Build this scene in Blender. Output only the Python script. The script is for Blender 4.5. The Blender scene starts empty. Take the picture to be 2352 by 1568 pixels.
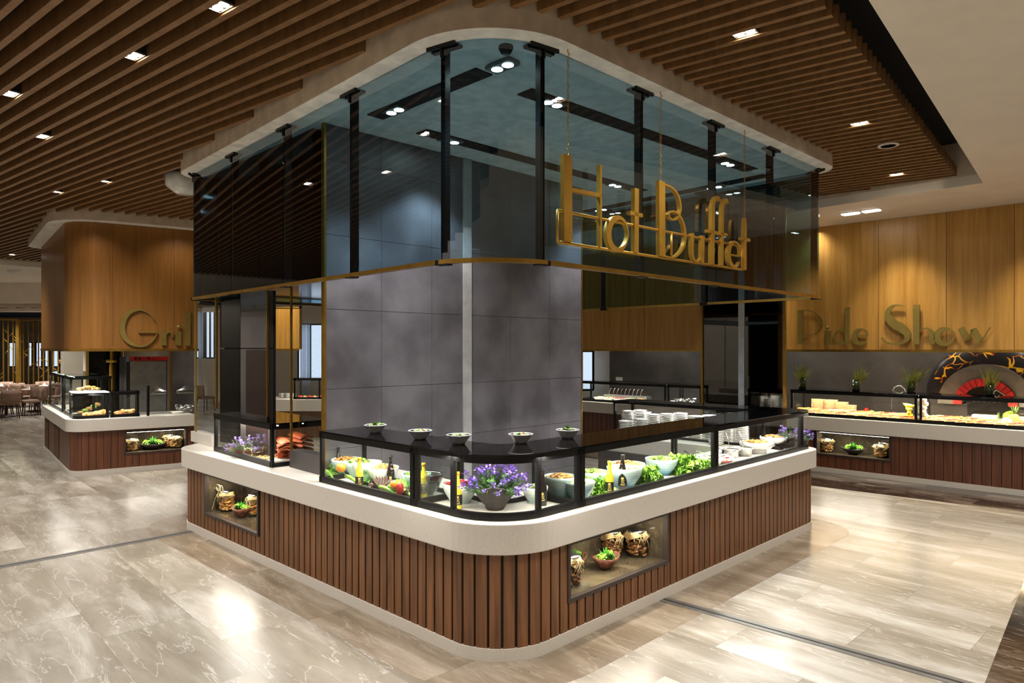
import bpy, bmesh, math, random
from mathutils import Vector, Matrix, noise
random.seed(7)
SC = bpy.context.scene
COL = SC.collection
H = 2.1; F = 1568.0; CX = 1176.0; YH = 799.0
# ---------------------------------------------------------------- camera
cam = bpy.data.cameras.new('camera'); camo = bpy.data.objects.new('camera', cam); COL.objects.link(camo)
camo.location = (0, 0, H); camo.rotation_euler = (math.pi/2, 0, 0)
cam.lens = 24.0; cam.sensor_width = 36.0; cam.sensor_fit = 'HORIZONTAL'; cam.shift_y = 15/2352
cam.clip_start = 0.05; cam.clip_end = 200
SC.camera = camo
# ---------------------------------------------------------------- world, exposure
w = bpy.data.worlds.new('world'); SC.world = w; w.use_nodes = True
w.node_tree.nodes['Background'].inputs[0].default_value = (1.0, 0.97, 0.93, 1)
w.node_tree.nodes['Background'].inputs[1].default_value = 0.52
vs = SC.view_settings
vs.view_transform = 'Standard'; vs.look = 'None'; vs.gamma = 1; vs.use_curve_mapping = False; vs.exposure = 0.92

# room geometry needed by the lamps
ZW = 4.157      # flat white ceiling
ZS = 4.30       # underside of ceiling slats
ZB = 4.17       # underside of the bulkheads
def spot(x, y, z, e, size=1.6, blend=0.6, col=(1, .95, .89), tgt=None, rad=0.05):
    l = bpy.data.lights.new('downlight_lamp', 'SPOT'); l.energy = e; l.spot_size = size; l.spot_blend = blend
    l.color = col; l.shadow_soft_size = rad
    o = bpy.data.objects.new('downlight_lamp', l); COL.objects.link(o); o.location = (x, y, z)
    if tgt is not None:
        d = Vector(tgt)-Vector((x, y, z)); o.rotation_euler = d.to_track_quat('-Z', 'Y').to_euler()
    return o
def area(x, y, z, sx, sy, e, rotz=0, col=(1, .95, .89), rx=0):
    l = bpy.data.lights.new('light_strip', 'AREA'); l.shape = 'RECTANGLE'; l.size = sx; l.size_y = sy; l.energy = e; l.color = col
    o = bpy.data.objects.new('light_strip', l); COL.objects.link(o); o.location = (x, y, z); o.rotation_euler = (rx, 0, rotz)
    return o
# downlights in and around the slatted ceiling (the room's own grid, it goes on behind the photographer)
for (x, y, e) in [(-1.2, 1.2, 200), (1.2, 1.6, 200), (-3.2, 3.6, 260), (2.6, 3.2, 260), (-5.2, 6.2, 240), (4.4, 5.6, 260), (-1.0, -2.0, 160),
                  (-8.2, 8.4, 220), (6.8, 8.0, 150), (-4.0, 0.2, 220), (4.4, 1.6, 200), (-6, -3, 220), (5, -3, 220), (0, -5.5, 240), (10, 1, 200), (-12, 2, 220), (-7.2, 4.2, 200), (-10.5, 13.0, 220), (-6.3, 9.6, 200), (-9.0, 17.5, 200), (-14.0, 20, 300), (-4.5, 14, 160), (7.2, 5.0, 120), (-1.6, 16, 160), (5.2, 11.6, 60)]:
    spot(x, y, 4.05, e*.68, 2.3, 0.9, rad=0.25)

# ---------------------------------------------------------------- pixel -> world helpers
def P(px, py, z):
    d = (H-z)*F/(py-YH); return Vector(((px-CX)/F*d, d, z))
def Pd(px, py, d): return Vector(((px-CX)/F*d, d, H-(py-YH)*d/F))
def V2(v): return Vector((v[0], v[1]))
def unit(deg): return Vector((math.sin(math.radians(deg)), math.cos(math.radians(deg))))
def on_line(px, p0, d):
    k = (px-CX)/F; t = (k*p0[1]-p0[0])/(d[0]-k*d[1]); return Vector((p0[0]+t*d[0], p0[1]+t*d[1]))
def on_plane(px, py, p0, d):
    q = on_line(px, p0, d); return Vector((q.x, q.y, H-(py-YH)*q.y/F))
def inter(p, d, q, e):
    den = d[0]*e[1]-d[1]*e[0]; t = ((q[0]-p[0])*e[1]-(q[1]-p[1])*e[0])/den
    return Vector((p[0]+t*d[0], p[1]+t*d[1]))
def prj(p): return CX+F*p[0]/p[1]

# ---------------------------------------------------------------- materials
def lin(c):
    return tuple(((v/255)/12.92 if v/255 <= .04045 else ((v/255+.055)/1.055)**2.4) for v in c)
MATS = {}
def nodes(m): return m.node_tree.nodes, m.node_tree.links
def mat(name, col, rough=.5, metal=0, col2=None, scale=8, stretch=(1, 1, 1), bump=0, emit=0, coat=0, detail=4, ramp=(.35, .65), trans=0, spec=.5, bscale=None, rot=None):
    if name in MATS: return MATS[name]
    m = bpy.data.materials.new(name); m.use_nodes = True; n, l = nodes(m); b = n['Principled BSDF']
    c = lin(col)+(1,)
    b.inputs['Base Color'].default_value = c; b.inputs['Roughness'].default_value = rough; b.inputs['Metallic'].default_value = metal
    b.inputs['Coat Weight'].default_value = coat; b.inputs['Coat Roughness'].default_value = .06
    b.inputs['Specular IOR Level'].default_value = spec
    if trans: b.inputs['Transmission Weight'].default_value = trans
    if emit: b.inputs['Emission Color'].default_value = c; b.inputs['Emission Strength'].default_value = emit
    tc = n.new('ShaderNodeTexCoord'); mp = n.new('ShaderNodeMapping'); mp.inputs['Scale'].default_value = stretch
    if rot: mp.inputs['Rotation'].default_value = rot
    l.new(tc.outputs['Object'], mp.inputs[0])
    ns = n.new('ShaderNodeTexNoise'); ns.inputs['Scale'].default_value = scale; ns.inputs['Detail'].default_value = detail
    l.new(mp.outputs[0], ns.inputs['Vector'])
    if col2 is None: col2 = tuple(v*.9 for v in col)
    r = n.new('ShaderNodeValToRGB'); r.color_ramp.elements[0].position = ramp[0]; r.color_ramp.elements[1].position = ramp[1]
    r.color_ramp.elements[0].color = lin(col2)+(1,); r.color_ramp.elements[1].color = c
    l.new(ns.outputs[0], r.inputs[0]); l.new(r.outputs[0], b.inputs['Base Color'])
    if bump:
        bp = n.new('ShaderNodeBump'); bp.inputs['Strength'].default_value = bump; bp.inputs['Distance'].default_value = .01
        src = ns
        if bscale:
            src = n.new('ShaderNodeTexNoise'); src.inputs['Scale'].default_value = bscale; l.new(mp.outputs[0], src.inputs['Vector'])
        l.new(src.outputs[0], bp.inputs['Height']); l.new(bp.outputs[0], b.inputs['Normal'])
    MATS[name] = m; return m

def glass(name, tint, refl=1.0, rough=0.0, ior=1.5):
    if name in MATS: return MATS[name]
    m = bpy.data.materials.new(name); m.use_nodes = True; n, l = nodes(m)
    for x in list(n):
        if x.type != 'OUTPUT_MATERIAL': n.remove(x)
    out = [x for x in n if x.type == 'OUTPUT_MATERIAL'][0]
    t = n.new('ShaderNodeBsdfTransparent'); t.inputs[0].default_value = tint+(1,)
    g = n.new('ShaderNodeBsdfGlossy'); g.inputs['Roughness'].default_value = rough; g.inputs[0].default_value = (1, 1, 1, 1)
    fr = n.new('ShaderNodeFresnel'); fr.inputs[0].default_value = ior
    mu = n.new('ShaderNodeMath'); mu.operation = 'MULTIPLY'; mu.inputs[1].default_value = refl; mu.use_clamp = True
    mx = n.new('ShaderNodeMixShader')
    ge = n.new('ShaderNodeNewGeometry'); iv = n.new('ShaderNodeMath'); iv.operation = 'SUBTRACT'; iv.inputs[0].default_value = 1; l.new(ge.outputs['Backfacing'], iv.inputs[1])
    mb2 = n.new('ShaderNodeMath'); mb2.operation = 'MULTIPLY'; l.new(mu.outputs[0], mb2.inputs[0]); l.new(iv.outputs[0], mb2.inputs[1])
    l.new(fr.outputs[0], mu.inputs[0]); l.new(mb2.outputs[0], mx.inputs[0]); l.new(t.outputs[0], mx.inputs[1]); l.new(g.outputs[0], mx.inputs[2])
    l.new(mx.outputs[0], out.inputs[0]); MATS[name] = m; return m

ANG_V = .8
def floor_mat(name, base, light, dark, angle, tw, tl, vein=.45, rough=.12, vari=.12):
    m = bpy.data.materials.new(name); m.use_nodes = True; n, l = nodes(m); b = n['Principled BSDF']
    tc = n.new('ShaderNodeTexCoord'); mp = n.new('ShaderNodeMapping'); mp.inputs['Rotation'].default_value = (0, 0, angle); l.new(tc.outputs['Object'], mp.inputs[0])
    br = n.new('ShaderNodeTexBrick'); br.inputs['Scale'].default_value = 1; br.inputs['Brick Width'].default_value = tl; br.inputs['Row Height'].default_value = tw
    br.inputs['Mortar Size'].default_value = .0012; br.inputs['Color1'].default_value = (0, 0, 0, 1); br.inputs['Color2'].default_value = (1, 1, 1, 1); br.inputs['Mortar'].default_value = (.5, .5, .5, 1)
    l.new(mp.outputs[0], br.inputs['Vector'])
    # per tile offset of the veining
    vm = n.new('ShaderNodeVectorMath'); vm.operation = 'MULTIPLY_ADD'; l.new(br.outputs['Color'], vm.inputs[0]); vm.inputs[1].default_value = (7, 5, 3); l.new(mp.outputs[0], vm.inputs[2])
    st = n.new('ShaderNodeMapping'); st.inputs['Scale'].default_value = (.45, 1.7, 1); st.inputs['Rotation'].default_value = (0, 0, ANG_V); l.new(vm.outputs[0], st.inputs[0])
    n1 = n.new('ShaderNodeTexNoise'); n1.inputs['Scale'].default_value = 1.5; n1.inputs['Detail'].default_value = 12; n1.inputs['Roughness'].default_value = .62; n1.inputs['Distortion'].default_value = .35
    l.new(st.outputs[0], n1.inputs['Vector'])
    r1 = n.new('ShaderNodeValToRGB'); e = r1.color_ramp.elements
    e[0].position = .30; e[0].color = lin(dark)+(1,); e[1].position = .76; e[1].color = lin(light)+(1,)
    x = r1.color_ramp.elements.new(.5); x.color = lin(base)+(1,)
    l.new(n1.outputs[0], r1.inputs[0])
    # thin veins
    n2 = n.new('ShaderNodeTexNoise'); n2.inputs['Scale'].default_value = 2.6; n2.inputs['Detail'].default_value = 5; n2.inputs['Distortion'].default_value = .5; n2.inputs['Roughness'].default_value = .55
    st2 = n.new('ShaderNodeMapping'); st2.inputs['Scale'].default_value = (.4, 2.2, 1); st2.inputs['Rotation'].default_value = (0, 0, ANG_V-.25); l.new(vm.outputs[0], st2.inputs[0]); l.new(st2.outputs[0], n2.inputs['Vector'])
    r2 = n.new('ShaderNodeValToRGB'); q = r2.color_ramp.elements; q[0].position = .489; q[0].color = (0, 0, 0, 1); q[1].position = .511; q[1].color = (0, 0, 0, 1)
    y = r2.color_ramp.elements.new(.5); y.color = (1, 1, 1, 1)
    l.new(n2.outputs[0], r2.inputs[0])
    mm = n.new('ShaderNodeMath'); mm.operation = 'MULTIPLY'; mm.inputs[1].default_value = vein; l.new(r2.outputs[0], mm.inputs[0])
    mx = n.new('ShaderNodeMix'); mx.data_type = 'RGBA'; l.new(mm.outputs[0], mx.inputs[0]); l.new(r1.outputs[0], mx.inputs[6]); mx.inputs[7].default_value = lin(light)+(1,)
    # tile to tile tone
    hs = n.new('ShaderNodeHueSaturation'); ma = n.new('ShaderNodeMapRange'); ma.inputs[3].default_value = 1-vari; ma.inputs[4].default_value = 1+vari
    l.new(br.outputs['Color'], ma.inputs[0]); l.new(ma.outputs[0], hs.inputs['Value']); l.new(mx.outputs[2], hs.inputs['Color'])
    mo = n.new('ShaderNodeMix'); mo.data_type = 'RGBA'; l.new(br.outputs['Fac'], mo.inputs[0]); l.new(hs.outputs[0], mo.inputs[6]); mo.inputs[7].default_value = lin(tuple(v*.72 for v in base))+(1,)
    l.new(mo.outputs[2], b.inputs['Base Color'])
    b.inputs['Roughness'].default_value = rough; b.inputs['Specular IOR Level'].default_value = .42
    return m

def wood_mat(name, c1, c2, rough=.45, scale=2.2, seam=None, angle=0, coat=0):
    m = bpy.data.materials.new(name); m.use_nodes = True; n, l = nodes(m); b = n['Principled BSDF']
    tc = n.new('ShaderNodeTexCoord'); mp = n.new('ShaderNodeMapping'); mp.inputs['Scale'].default_value = (9, 9, .45); l.new(tc.outputs['Object'], mp.inputs[0])
    ns = n.new('ShaderNodeTexNoise'); ns.inputs['Scale'].default_value = scale; ns.inputs['Detail'].default_value = 7; ns.inputs['Roughness'].default_value = .65; ns.inputs['Distortion'].default_value = .4
    l.new(mp.outputs[0], ns.inputs['Vector'])
    r = n.new('ShaderNodeValToRGB'); r.color_ramp.elements[0].position = .3; r.color_ramp.elements[1].position = .7
    r.color_ramp.elements[0].color = lin(c1)+(1,); r.color_ramp.elements[1].color = lin(c2)+(1,)
    l.new(ns.outputs[0], r.inputs[0]); l.new(r.outputs[0], b.inputs['Base Color']); b.inputs['Roughness'].default_value = rough; b.inputs['Coat Weight'].default_value = coat
    bp = n.new('ShaderNodeBump'); bp.inputs['Strength'].default_value = .15; bp.inputs['Distance'].default_value = .004; l.new(ns.outputs[0], bp.inputs['Height']); l.new(bp.outputs[0], b.inputs['Normal'])
    MATS[name] = m; return m

ANG = math.radians(46.5)
M_floor = floor_mat('beige_marble', (146, 137, 123), (196, 190, 180), (120, 110, 96), ANG, .62, 1.25, rough=.26, vari=.06, vein=.6)
M_dark = floor_mat('dark_marble', (52, 43, 37), (150, 135, 120), (34, 27, 23), ANG, .9, 1.6, vein=.5, rough=.1)
M_stone = mat('quartz_stone', (206, 199, 188), .3, col2=(184, 176, 164), scale=240, ramp=(.34, .56), detail=3)
M_deck = mat('white_quartz', (222, 218, 208), .22, col2=(196, 190, 180), scale=90, ramp=(.28, .5))
M_walnut = wood_mat('walnut_slats', (74, 46, 26), (134, 88, 52), .42)
M_walnut2 = wood_mat('dark_walnut', (70, 38, 24), (116, 68, 42), .38)
M_back = mat('groove_black', (22, 16, 13), .7)
M_oak = wood_mat('oak_veneer', (158, 112, 44), (196, 150, 76), .35, 1.3)
M_oak2 = wood_mat('oak_veneer_dark', (122, 80, 32), (150, 102, 44), .38, 1.3)
M_slat = wood_mat('ceiling_slat_wood', (112, 78, 44), (146, 106, 64), .5, 1.4)
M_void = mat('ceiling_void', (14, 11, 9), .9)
M_white = mat('white_paint', (238, 228, 212), .7, col2=(232, 222, 206), scale=3)
M_rim = mat('rim_paint', (246, 243, 234), .6)
M_bulk = mat('bulkhead_paint', (214, 196, 170), .7)
M_black = mat('black_frame', (13, 12, 12), .35, metal=0, spec=.25)
M_blackglass = mat('black_glass_top', (7, 7, 8), .03, spec=.5)
M_blackpanel = mat('black_gloss_panel', (8, 7, 7), .10, spec=.3)
M_gold = mat('brass_trim', (176, 138, 62), .32, metal=.85, col2=(160, 122, 50))
M_goldm = mat('gold_letters', (205, 158, 62), .38, metal=.55, col2=(190, 142, 50))
M_bronze = mat('olive_bronze_letters', (142, 124, 62), .45, metal=.4, col2=(132, 112, 52))
M_tile = mat('grey_tile', (116, 110, 112), .42, col2=(80, 74, 77), scale=2.4, detail=8, ramp=(.32, .7))
M_tile2 = mat('dark_grey_tile', (84, 78, 76), .5, col2=(58, 53, 52), scale=2.2, detail=8, ramp=(.32, .7))
M_greyw = mat('pale_grey_strip', (178, 174, 170), .5)
M_bframe = mat('bronze_frame', (66, 56, 50), .4, metal=.3)
M_nmarble = floor_mat('brown_marble_niche', (62, 54, 42), (120, 108, 82), (44, 37, 28), .3, 5, 5, vein=.35, rough=.1, vari=0)
M_steel = mat('steel', (190, 190, 188), .25, metal=1)
M_steelm = mat('brushed_steel', (140, 138, 134), .42, metal=.8)
M_canopy = glass('smoked_glass', (.56, .72, .80), 1.5, .0, 1.5)
M_clear = glass('clear_glass', (.97, .985, .975), .9, .0, 1.45)
M_porc = mat('white_porcelain', (236, 234, 228), .18, coat=.5)
M_greyporc = mat('grey_speckled_porcelain', (168, 163, 158), .3, col2=(140, 134, 130), scale=60)
M_led = mat('led_white', (255, 248, 235), .4, emit=14)
M_spotw = mat('lamp_lens', (255, 244, 225), .4, emit=30)
M_leaf = mat('lettuce_green', (150, 192, 70), .5, col2=(92, 146, 38), scale=22)
M_leafd = mat('dark_green_leaf', (66, 110, 36), .5, col2=(34, 66, 22), scale=25)
M_redleaf = mat('red_lettuce', (96, 40, 34), .5, col2=(52, 48, 24), scale=18)
M_tan = mat('kraft', (206, 176, 122), .7, col2=(184, 150, 96), scale=30)
M_straw = mat('straw', (214, 182, 118), .8, col2=(180, 144, 84), scale=40)
M_terra = mat('terracotta', (196, 96, 48), .7, col2=(160, 66, 32), scale=14)
M_bark = mat('bark', (128, 78, 54), .85, col2=(86, 50, 36), scale=26, bump=.6)
M_slate = mat('dark_bowl', (58, 50, 45), .6, col2=(40, 34, 31), scale=20, bump=.3)
M_purple = mat('purple_petals', (128, 92, 200), .6, col2=(104, 76, 170), scale=30)
M_lilac = mat('lilac_petals', (178, 150, 214), .6, col2=(140, 112, 190), scale=30)
M_lemon = mat('lemon_juice', (238, 216, 58), .12, coat=.7, col2=(232, 206, 48), spec=.6)
M_soy = mat('dark_sauce', (24, 12, 9), .08, coat=.8)
M_label = mat('black_label', (24, 22, 22), .5)
M_labelt = mat('label_print', (216, 190, 96), .5)
M_orangecap = mat('amber_cap', (222, 160, 40), .35)

# ---------------------------------------------------------------- mesh building
class MB:
    def __init__(s): s.v = []; s.f = []; s.sm = []
    def add(s, vs, fs, smooth=False):
        o = len(s.v); s.v += [tuple(v) for v in vs]
        for f in fs: s.f.append(tuple(i+o for i in f)); s.sm.append(smooth)
        return s
    def box(s, c, d, rz=0, rx=0, ry=0):
        R = Matrix.Rotation(rz, 3, 'Z') @ Matrix.Rotation(ry, 3, 'Y') @ Matrix.Rotation(rx, 3, 'X')
        vs = [Vector(c)+R @ Vector((x*d[0]/2, y*d[1]/2, z*d[2]/2)) for z in (-1, 1) for y in (-1, 1) for x in (-1, 1)]
        return s.add(vs, [(0, 2, 3, 1), (4, 5, 7, 6), (0, 1, 5, 4), (2, 6, 7, 3), (0, 4, 6, 2), (1, 3, 7, 5)])
    def prism(s, pts, z0, z1):
        n = len(pts); a = sum(pts[i][0]*pts[(i+1) % n][1]-pts[(i+1) % n][0]*pts[i][1] for i in range(n))
        if a < 0: pts = pts[::-1]
        vs = [(p[0], p[1], z0) for p in pts]+[(p[0], p[1], z1) for p in pts]
        fs = [tuple(range(n))[::-1], tuple(range(n, 2*n))]+[(i, (i+1) % n, n+(i+1) % n, n+i) for i in range(n)]
        return s.add(vs, fs)
    def strip(s, poly, t, z0, z1, off=0):
        a = offset(poly, off); b = offset(poly, off+t)
        n = len(a); vs = []
        for i in range(n): vs += [(a[i][0], a[i][1], z0), (b[i][0], b[i][1], z0), (b[i][0], b[i][1], z1), (a[i][0], a[i][1], z1)]
        fs = []
        for i in range(n-1):
            p = 4*i; q = p+4
            fs += [(p, q, q+3, p+3), (p+1, p+2, q+2, q+1), (p+3, q+3, q+2, p+2), (p, p+1, q+1, q)]
        fs += [(0, 3, 2, 1), (4*n-4, 4*n-3, 4*n-2, 4*n-1)]
        return s.add(vs, fs)
    def lathe(s, prof, c=(0, 0, 0), seg=24, smooth=True, sx=1, sy=1):
        vs = []
        for (r, z) in prof:
            for k in range(seg):
                a = 2*math.pi*k/seg; vs.append((c[0]+r*sx*math.cos(a), c[1]+r*sy*math.sin(a), c[2]+z))
        fs = []
        for i in range(len(prof)-1):
            for k in range(seg):
                k2 = (k+1) % seg; fs.append((i*seg+k, i*seg+k2, (i+1)*seg+k2, (i+1)*seg+k))
        if prof[0][0] > 1e-6: fs.append(tuple(range(seg))[::-1])
        if prof[-1][0] > 1e-6: fs.append(tuple(range((len(prof)-1)*seg, len(prof)*seg)))
        return s.add(vs, fs, smooth)
    def tube(s, pts, r, seg=6, smooth=True):
        pts = [Vector(p) for p in pts]; vs = []; n = len(pts)
        up = Vector((0, 0, 1))
        for i, p in enumerate(pts):
            d = (pts[min(i+1, n-1)]-pts[max(i-1, 0)]).normalized()
            a = d.cross(up)
            if a.length < .05: a = d.cross(Vector((1, 0, 0)))
            a.normalize(); b = d.cross(a)
            rr = r[i] if isinstance(r, (list, tuple)) else r
            for k in range(seg):
                t = 2*math.pi*k/seg; vs.append(p+a*math.cos(t)*rr+b*math.sin(t)*rr)
        fs = [(i*seg+k, (i)*seg+(k+1) % seg, (i+1)*seg+(k+1) % seg, (i+1)*seg+k) for i in range(n-1) for k in range(seg)]
        fs += [tuple(range(seg))[::-1], tuple(range((n-1)*seg, n*seg))]
        return s.add(vs, fs, smooth)
    def blob(s, c, r, sub=1, jit=.0, sc=(1, 1, 1), rnd=random):
        bm = bmesh.new(); bmesh.ops.create_icosphere(bm, subdivisions=sub, radius=1)
        vs = [Vector((v.co.x*sc[0], v.co.y*sc[1], v.co.z*sc[2]))*r*(1+rnd.uniform(-jit, jit))+Vector(c) for v in bm.verts]
        bm.verts.index_update(); fs = [tuple(v.index for v in f.verts) for f in bm.faces]; bm.free()
        return s.add(vs, fs, True)
    def grid(s, fn, nu, nv, smooth=True):
        vs = [fn(i/nu, j/nv) for j in range(nv+1) for i in range(nu+1)]
        fs = [(j*(nu+1)+i, j*(nu+1)+i+1, (j+1)*(nu+1)+i+1, (j+1)*(nu+1)+i) for j in range(nv) for i in range(nu)]
        return s.add(vs, fs, smooth)
    def build(s, name, m, parent=None, loc=None, bevel=0):
        me = bpy.data.meshes.new(name); me.from_pydata([tuple(v) for v in s.v], [], s.f)
        bm = bmesh.new(); bm.from_mesh(me); bmesh.ops.recalc_face_normals(bm, faces=bm.faces); bm.to_mesh(me); bm.free()
        me.polygons.foreach_set('use_smooth', s.sm); me.update()
        me.materials.append(m)
        o = bpy.data.objects.new(name, me); COL.objects.link(o)
        if parent is not None: o.parent = parent
        if loc is not None: o.location = loc
        if bevel:
            bv = o.modifiers.new('b', 'BEVEL'); bv.width = bevel; bv.segments = 2; bv.limit_method = 'ANGLE'; bv.angle_limit = math.radians(40)
        return o

def offset(poly, d):
    """offset of an open polyline to its right by d (xy)"""
    out = []; n = len(poly)
    if abs(d) < 1e-9: return [Vector((p[0], p[1])) for p in poly]
    for i in range(n):
        p = V2(poly[i])
        if i > 0: a = (p-V2(poly[i-1])).normalized()
        if i < n-1: b = (V2(poly[i+1])-p).normalized()
        if i == 0: a = b
        if i == n-1: b = a
        t = (a+b).normalized(); nn = Vector((t.y, -t.x)); c = max(.3, t.dot(a)); out.append(p+nn*(d/c))
    return out
def rounded(pts, rad, seg=10, closed=False):
    out = []; n = len(pts)
    for i in range(n):
        p = V2(pts[i]); r = rad[i] if i < len(rad) else 0
        if (not closed and i in (0, n-1)) or r <= 0: out.append(p); continue
        a = (V2(pts[i-1])-p).normalized(); b = (V2(pts[(i+1) % n])-p).normalized()
        half = math.acos(max(-1, min(1, a.dot(b))))/2; t = r/math.tan(half)
        c = p+(a+b).normalized()*(r/math.sin(half)); s = p+a*t-c; e = p+b*t-c
        ang = math.atan2(s.x*e.y-s.y*e.x, s.dot(e))
        for k in range(seg+1):
            th = ang*k/seg; out.append(c+Vector((s.x*math.cos(th)-s.y*math.sin(th), s.x*math.sin(th)+s.y*math.cos(th))))
    return out
def alen(poly):
    L = [0]
    for i in range(1, len(poly)): L.append(L[-1]+(V2(poly[i])-V2(poly[i-1])).length)
    return L
def at_s(poly, s, L=None):
    L = L or alen(poly); s = max(0, min(L[-1], s))
    for i in range(1, len(poly)):
        if s <= L[i]+1e-9:
            k = (s-L[i-1])/max(1e-9, L[i]-L[i-1]); p = V2(poly[i-1]).lerp(V2(poly[i]), k); t = (V2(poly[i])-V2(poly[i-1])).normalized(); return p, t
    return V2(poly[-1]), (V2(poly[-1])-V2(poly[-2])).normalized()
def sub(poly, s0, s1):
    L = alen(poly); out = [at_s(poly, s0, L)[0]]
    for i in range(len(poly)):
        if s0+1e-4 < L[i] < s1-1e-4: out.append(V2(poly[i]))
    out.append(at_s(poly, s1, L)[0]); return out
def s_px(poly, px):
    """arc length where the polyline crosses the pixel column px, nearest crossing"""
    L = alen(poly); best = None
    for i in range(1, len(poly)):
        a, b = prj(poly[i-1]), prj(poly[i])
        if (a-px)*(b-px) <= 0 and abs(a-b) > 1e-6:
            p = on_line(px, V2(poly[i-1]), (V2(poly[i])-V2(poly[i-1])).normalized())
            if best is None or p.y < best[0]: best = (p.y, L[i-1]+(p-V2(poly[i-1])).length)
    if best: return best[1]
    return 0 if abs(prj(poly[0])-px) < abs(prj(poly[-1])-px) else L[-1]

def thing(name, label, cat, loc=(0, 0, 0), rz=0, group=None):
    o = bpy.data.objects.new(name, None); COL.objects.link(o); o.empty_display_size = .1
    o.location = loc; o.rotation_euler = (0, 0, rz); o['label'] = label; o['category'] = cat
    if group: o['group'] = group
    return o
def tag(o, label, cat, group=None, kind=None):
    o['label'] = label; o['category'] = cat
    if group: o['group'] = group
    if kind: o['kind'] = kind
    return o
def struct(o): o['kind'] = 'structure'; return o
def dup(o, loc=None, rz=None, label=None, group=None, parent=None, sc=None):
    c = o.copy(); COL.objects.link(c)
    if parent is not None: c.parent = parent
    if loc is not None: c.location = loc
    if rz is not None: c.rotation_euler = (0, 0, rz)
    if sc is not None: c.scale = (sc, sc, sc) if not isinstance(sc, tuple) else sc
    if label: c['label'] = label
    if group: c['group'] = group
    for ch in list(o.children): dup(ch, parent=c)
    return c
# stroke lettering: pts in any 2D coords mapped by fn(x,y)->Vector3, widths in metres, normal nrm
def spline(pts, seg=8):
    if len(pts) < 3: return [tuple(p) for p in pts]
    q = [pts[0]]+list(pts)+[pts[-1]]; out = []
    for i in range(1, len(q)-2):
        for k in range(seg):
            t = k/seg; r = []
            for c in range(3):
                a, b, d, e = q[i-1][c], q[i][c], q[i+1][c], q[i+2][c]
                r.append(.5*((2*b)+(-a+d)*t+(2*a-5*b+4*d-e)*t*t+(-a+3*b-3*d+e)*t**3))
            out.append(tuple(r))
    out.append(tuple(pts[-1])); return out
def stroke(mb, pts, fn, ax, nrm, depth, smooth=True):
    """pts (x,y,w): w in metres"""
    q = spline(pts) if smooth else pts
    W = [fn(p[0], p[1]) for p in q]; n = len(q); vs = []
    for i in range(n):
        d = (W[min(i+1, n-1)]-W[max(i-1, 0)]); d.normalize(); side = nrm.cross(d).normalized(); hw = q[i][2]/2
        a = W[i]+side*hw; b = W[i]-side*hw
        vs += [a, b, b-nrm*depth, a-nrm*depth]
    fs = []
    for i in range(n-1):
        p = 4*i; r = p+4; fs += [(p, p+1, r+1, r), (p+1, p+2, r+2, r+1), (p+2, p+3, r+3, r+2), (p+3, p, r, r+3)]
    fs += [(0, 3, 2, 1), (4*n-4, 4*n-3, 4*n-2, 4*n-1)]
    mb.add(vs, fs)
def ring(cx, cy, rx, ry, wl, wr, a0=0, a1=360, n=14):
    return [(cx+rx*math.cos(math.radians(a0+(a1-a0)*k/n)), cy-ry*math.sin(math.radians(a0+(a1-a0)*k/n)), wr+(wl-wr)*(1-math.cos(math.radians(a0+(a1-a0)*k/n)))/2) for k in range(n+1)]
#@@SECTION2
# ================================================================ floor
U = unit(-46.6); W = unit(43.4)          # building grid: U runs left-back, W runs right-back
mb = MB(); mb.prism([(-30, -8), (22, -8), (22, 40), (-30, 40)], -.1, 0)
struct(mb.build('floor', M_floor))
# dark marble borders inlaid in the floor
def band(name, a, b, wdt, side, m):
    a = V2(a); b = V2(b); d = (b-a).normalized(); n = Vector((-d.y, d.x))*side
    o = MB().prism([a, b, b+n*wdt, a+n*wdt], -.02, .0015).build(name, m); o['kind'] = 'structure'; return o
e0 = P(1900, 1119.5, 0); e1 = P(2352, 1175.6, 0); dd = (V2(e1)-V2(e0)).normalized()
band('trim_1', V2(e0)-dd*9, V2(e1)+dd*5, 1.6, 1, M_dark)
e2 = P(2352, 1335, 0); e3 = P(2262, 1568, 0); d2 = (V2(e3)-V2(e2)).normalized()
band('trim_2', V2(e2)-d2*3.2, V2(e3)+d2*3, 1.4, 1, M_dark)
band('trim_3', P(-300, 905, 0), P(105, 918, 0), .5, 1, M_dark)
band('trim_4', P(-300, 955, 0), P(100, 951, 0), .55, -1, M_dark)
def jointstrip(name, a, b, label):
    a = V2(a); b = V2(b); d = (b-a).normalized(); n = Vector((-d.y, d.x))
    t = thing(name, label, 'floor joint', (0, 0, 0))
    m1 = MB()
    for s in (-1, 1):
        q = n*s
        m1.prism([a+q*.012, b+q*.012, b+q*.055, a+q*.055], 0, .004)
    m1.build('metal_edge', M_steelm, t)
    MB().prism([a-n*.012, b-n*.012, b+n*.012, a+n*.012], 0, .0025).build('rubber_insert', M_back, t)
jointstrip('expansion_joint', P(-60, 1313, 0), P(447, 1219, 0), 'thin metal floor joint running to the left end of the island counter')
jointstrip('expansion_joint', P(1513, 1373, 0), P(2352, 1609, 0), 'wide metal floor joint running from the island to the lower right corner')

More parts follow.
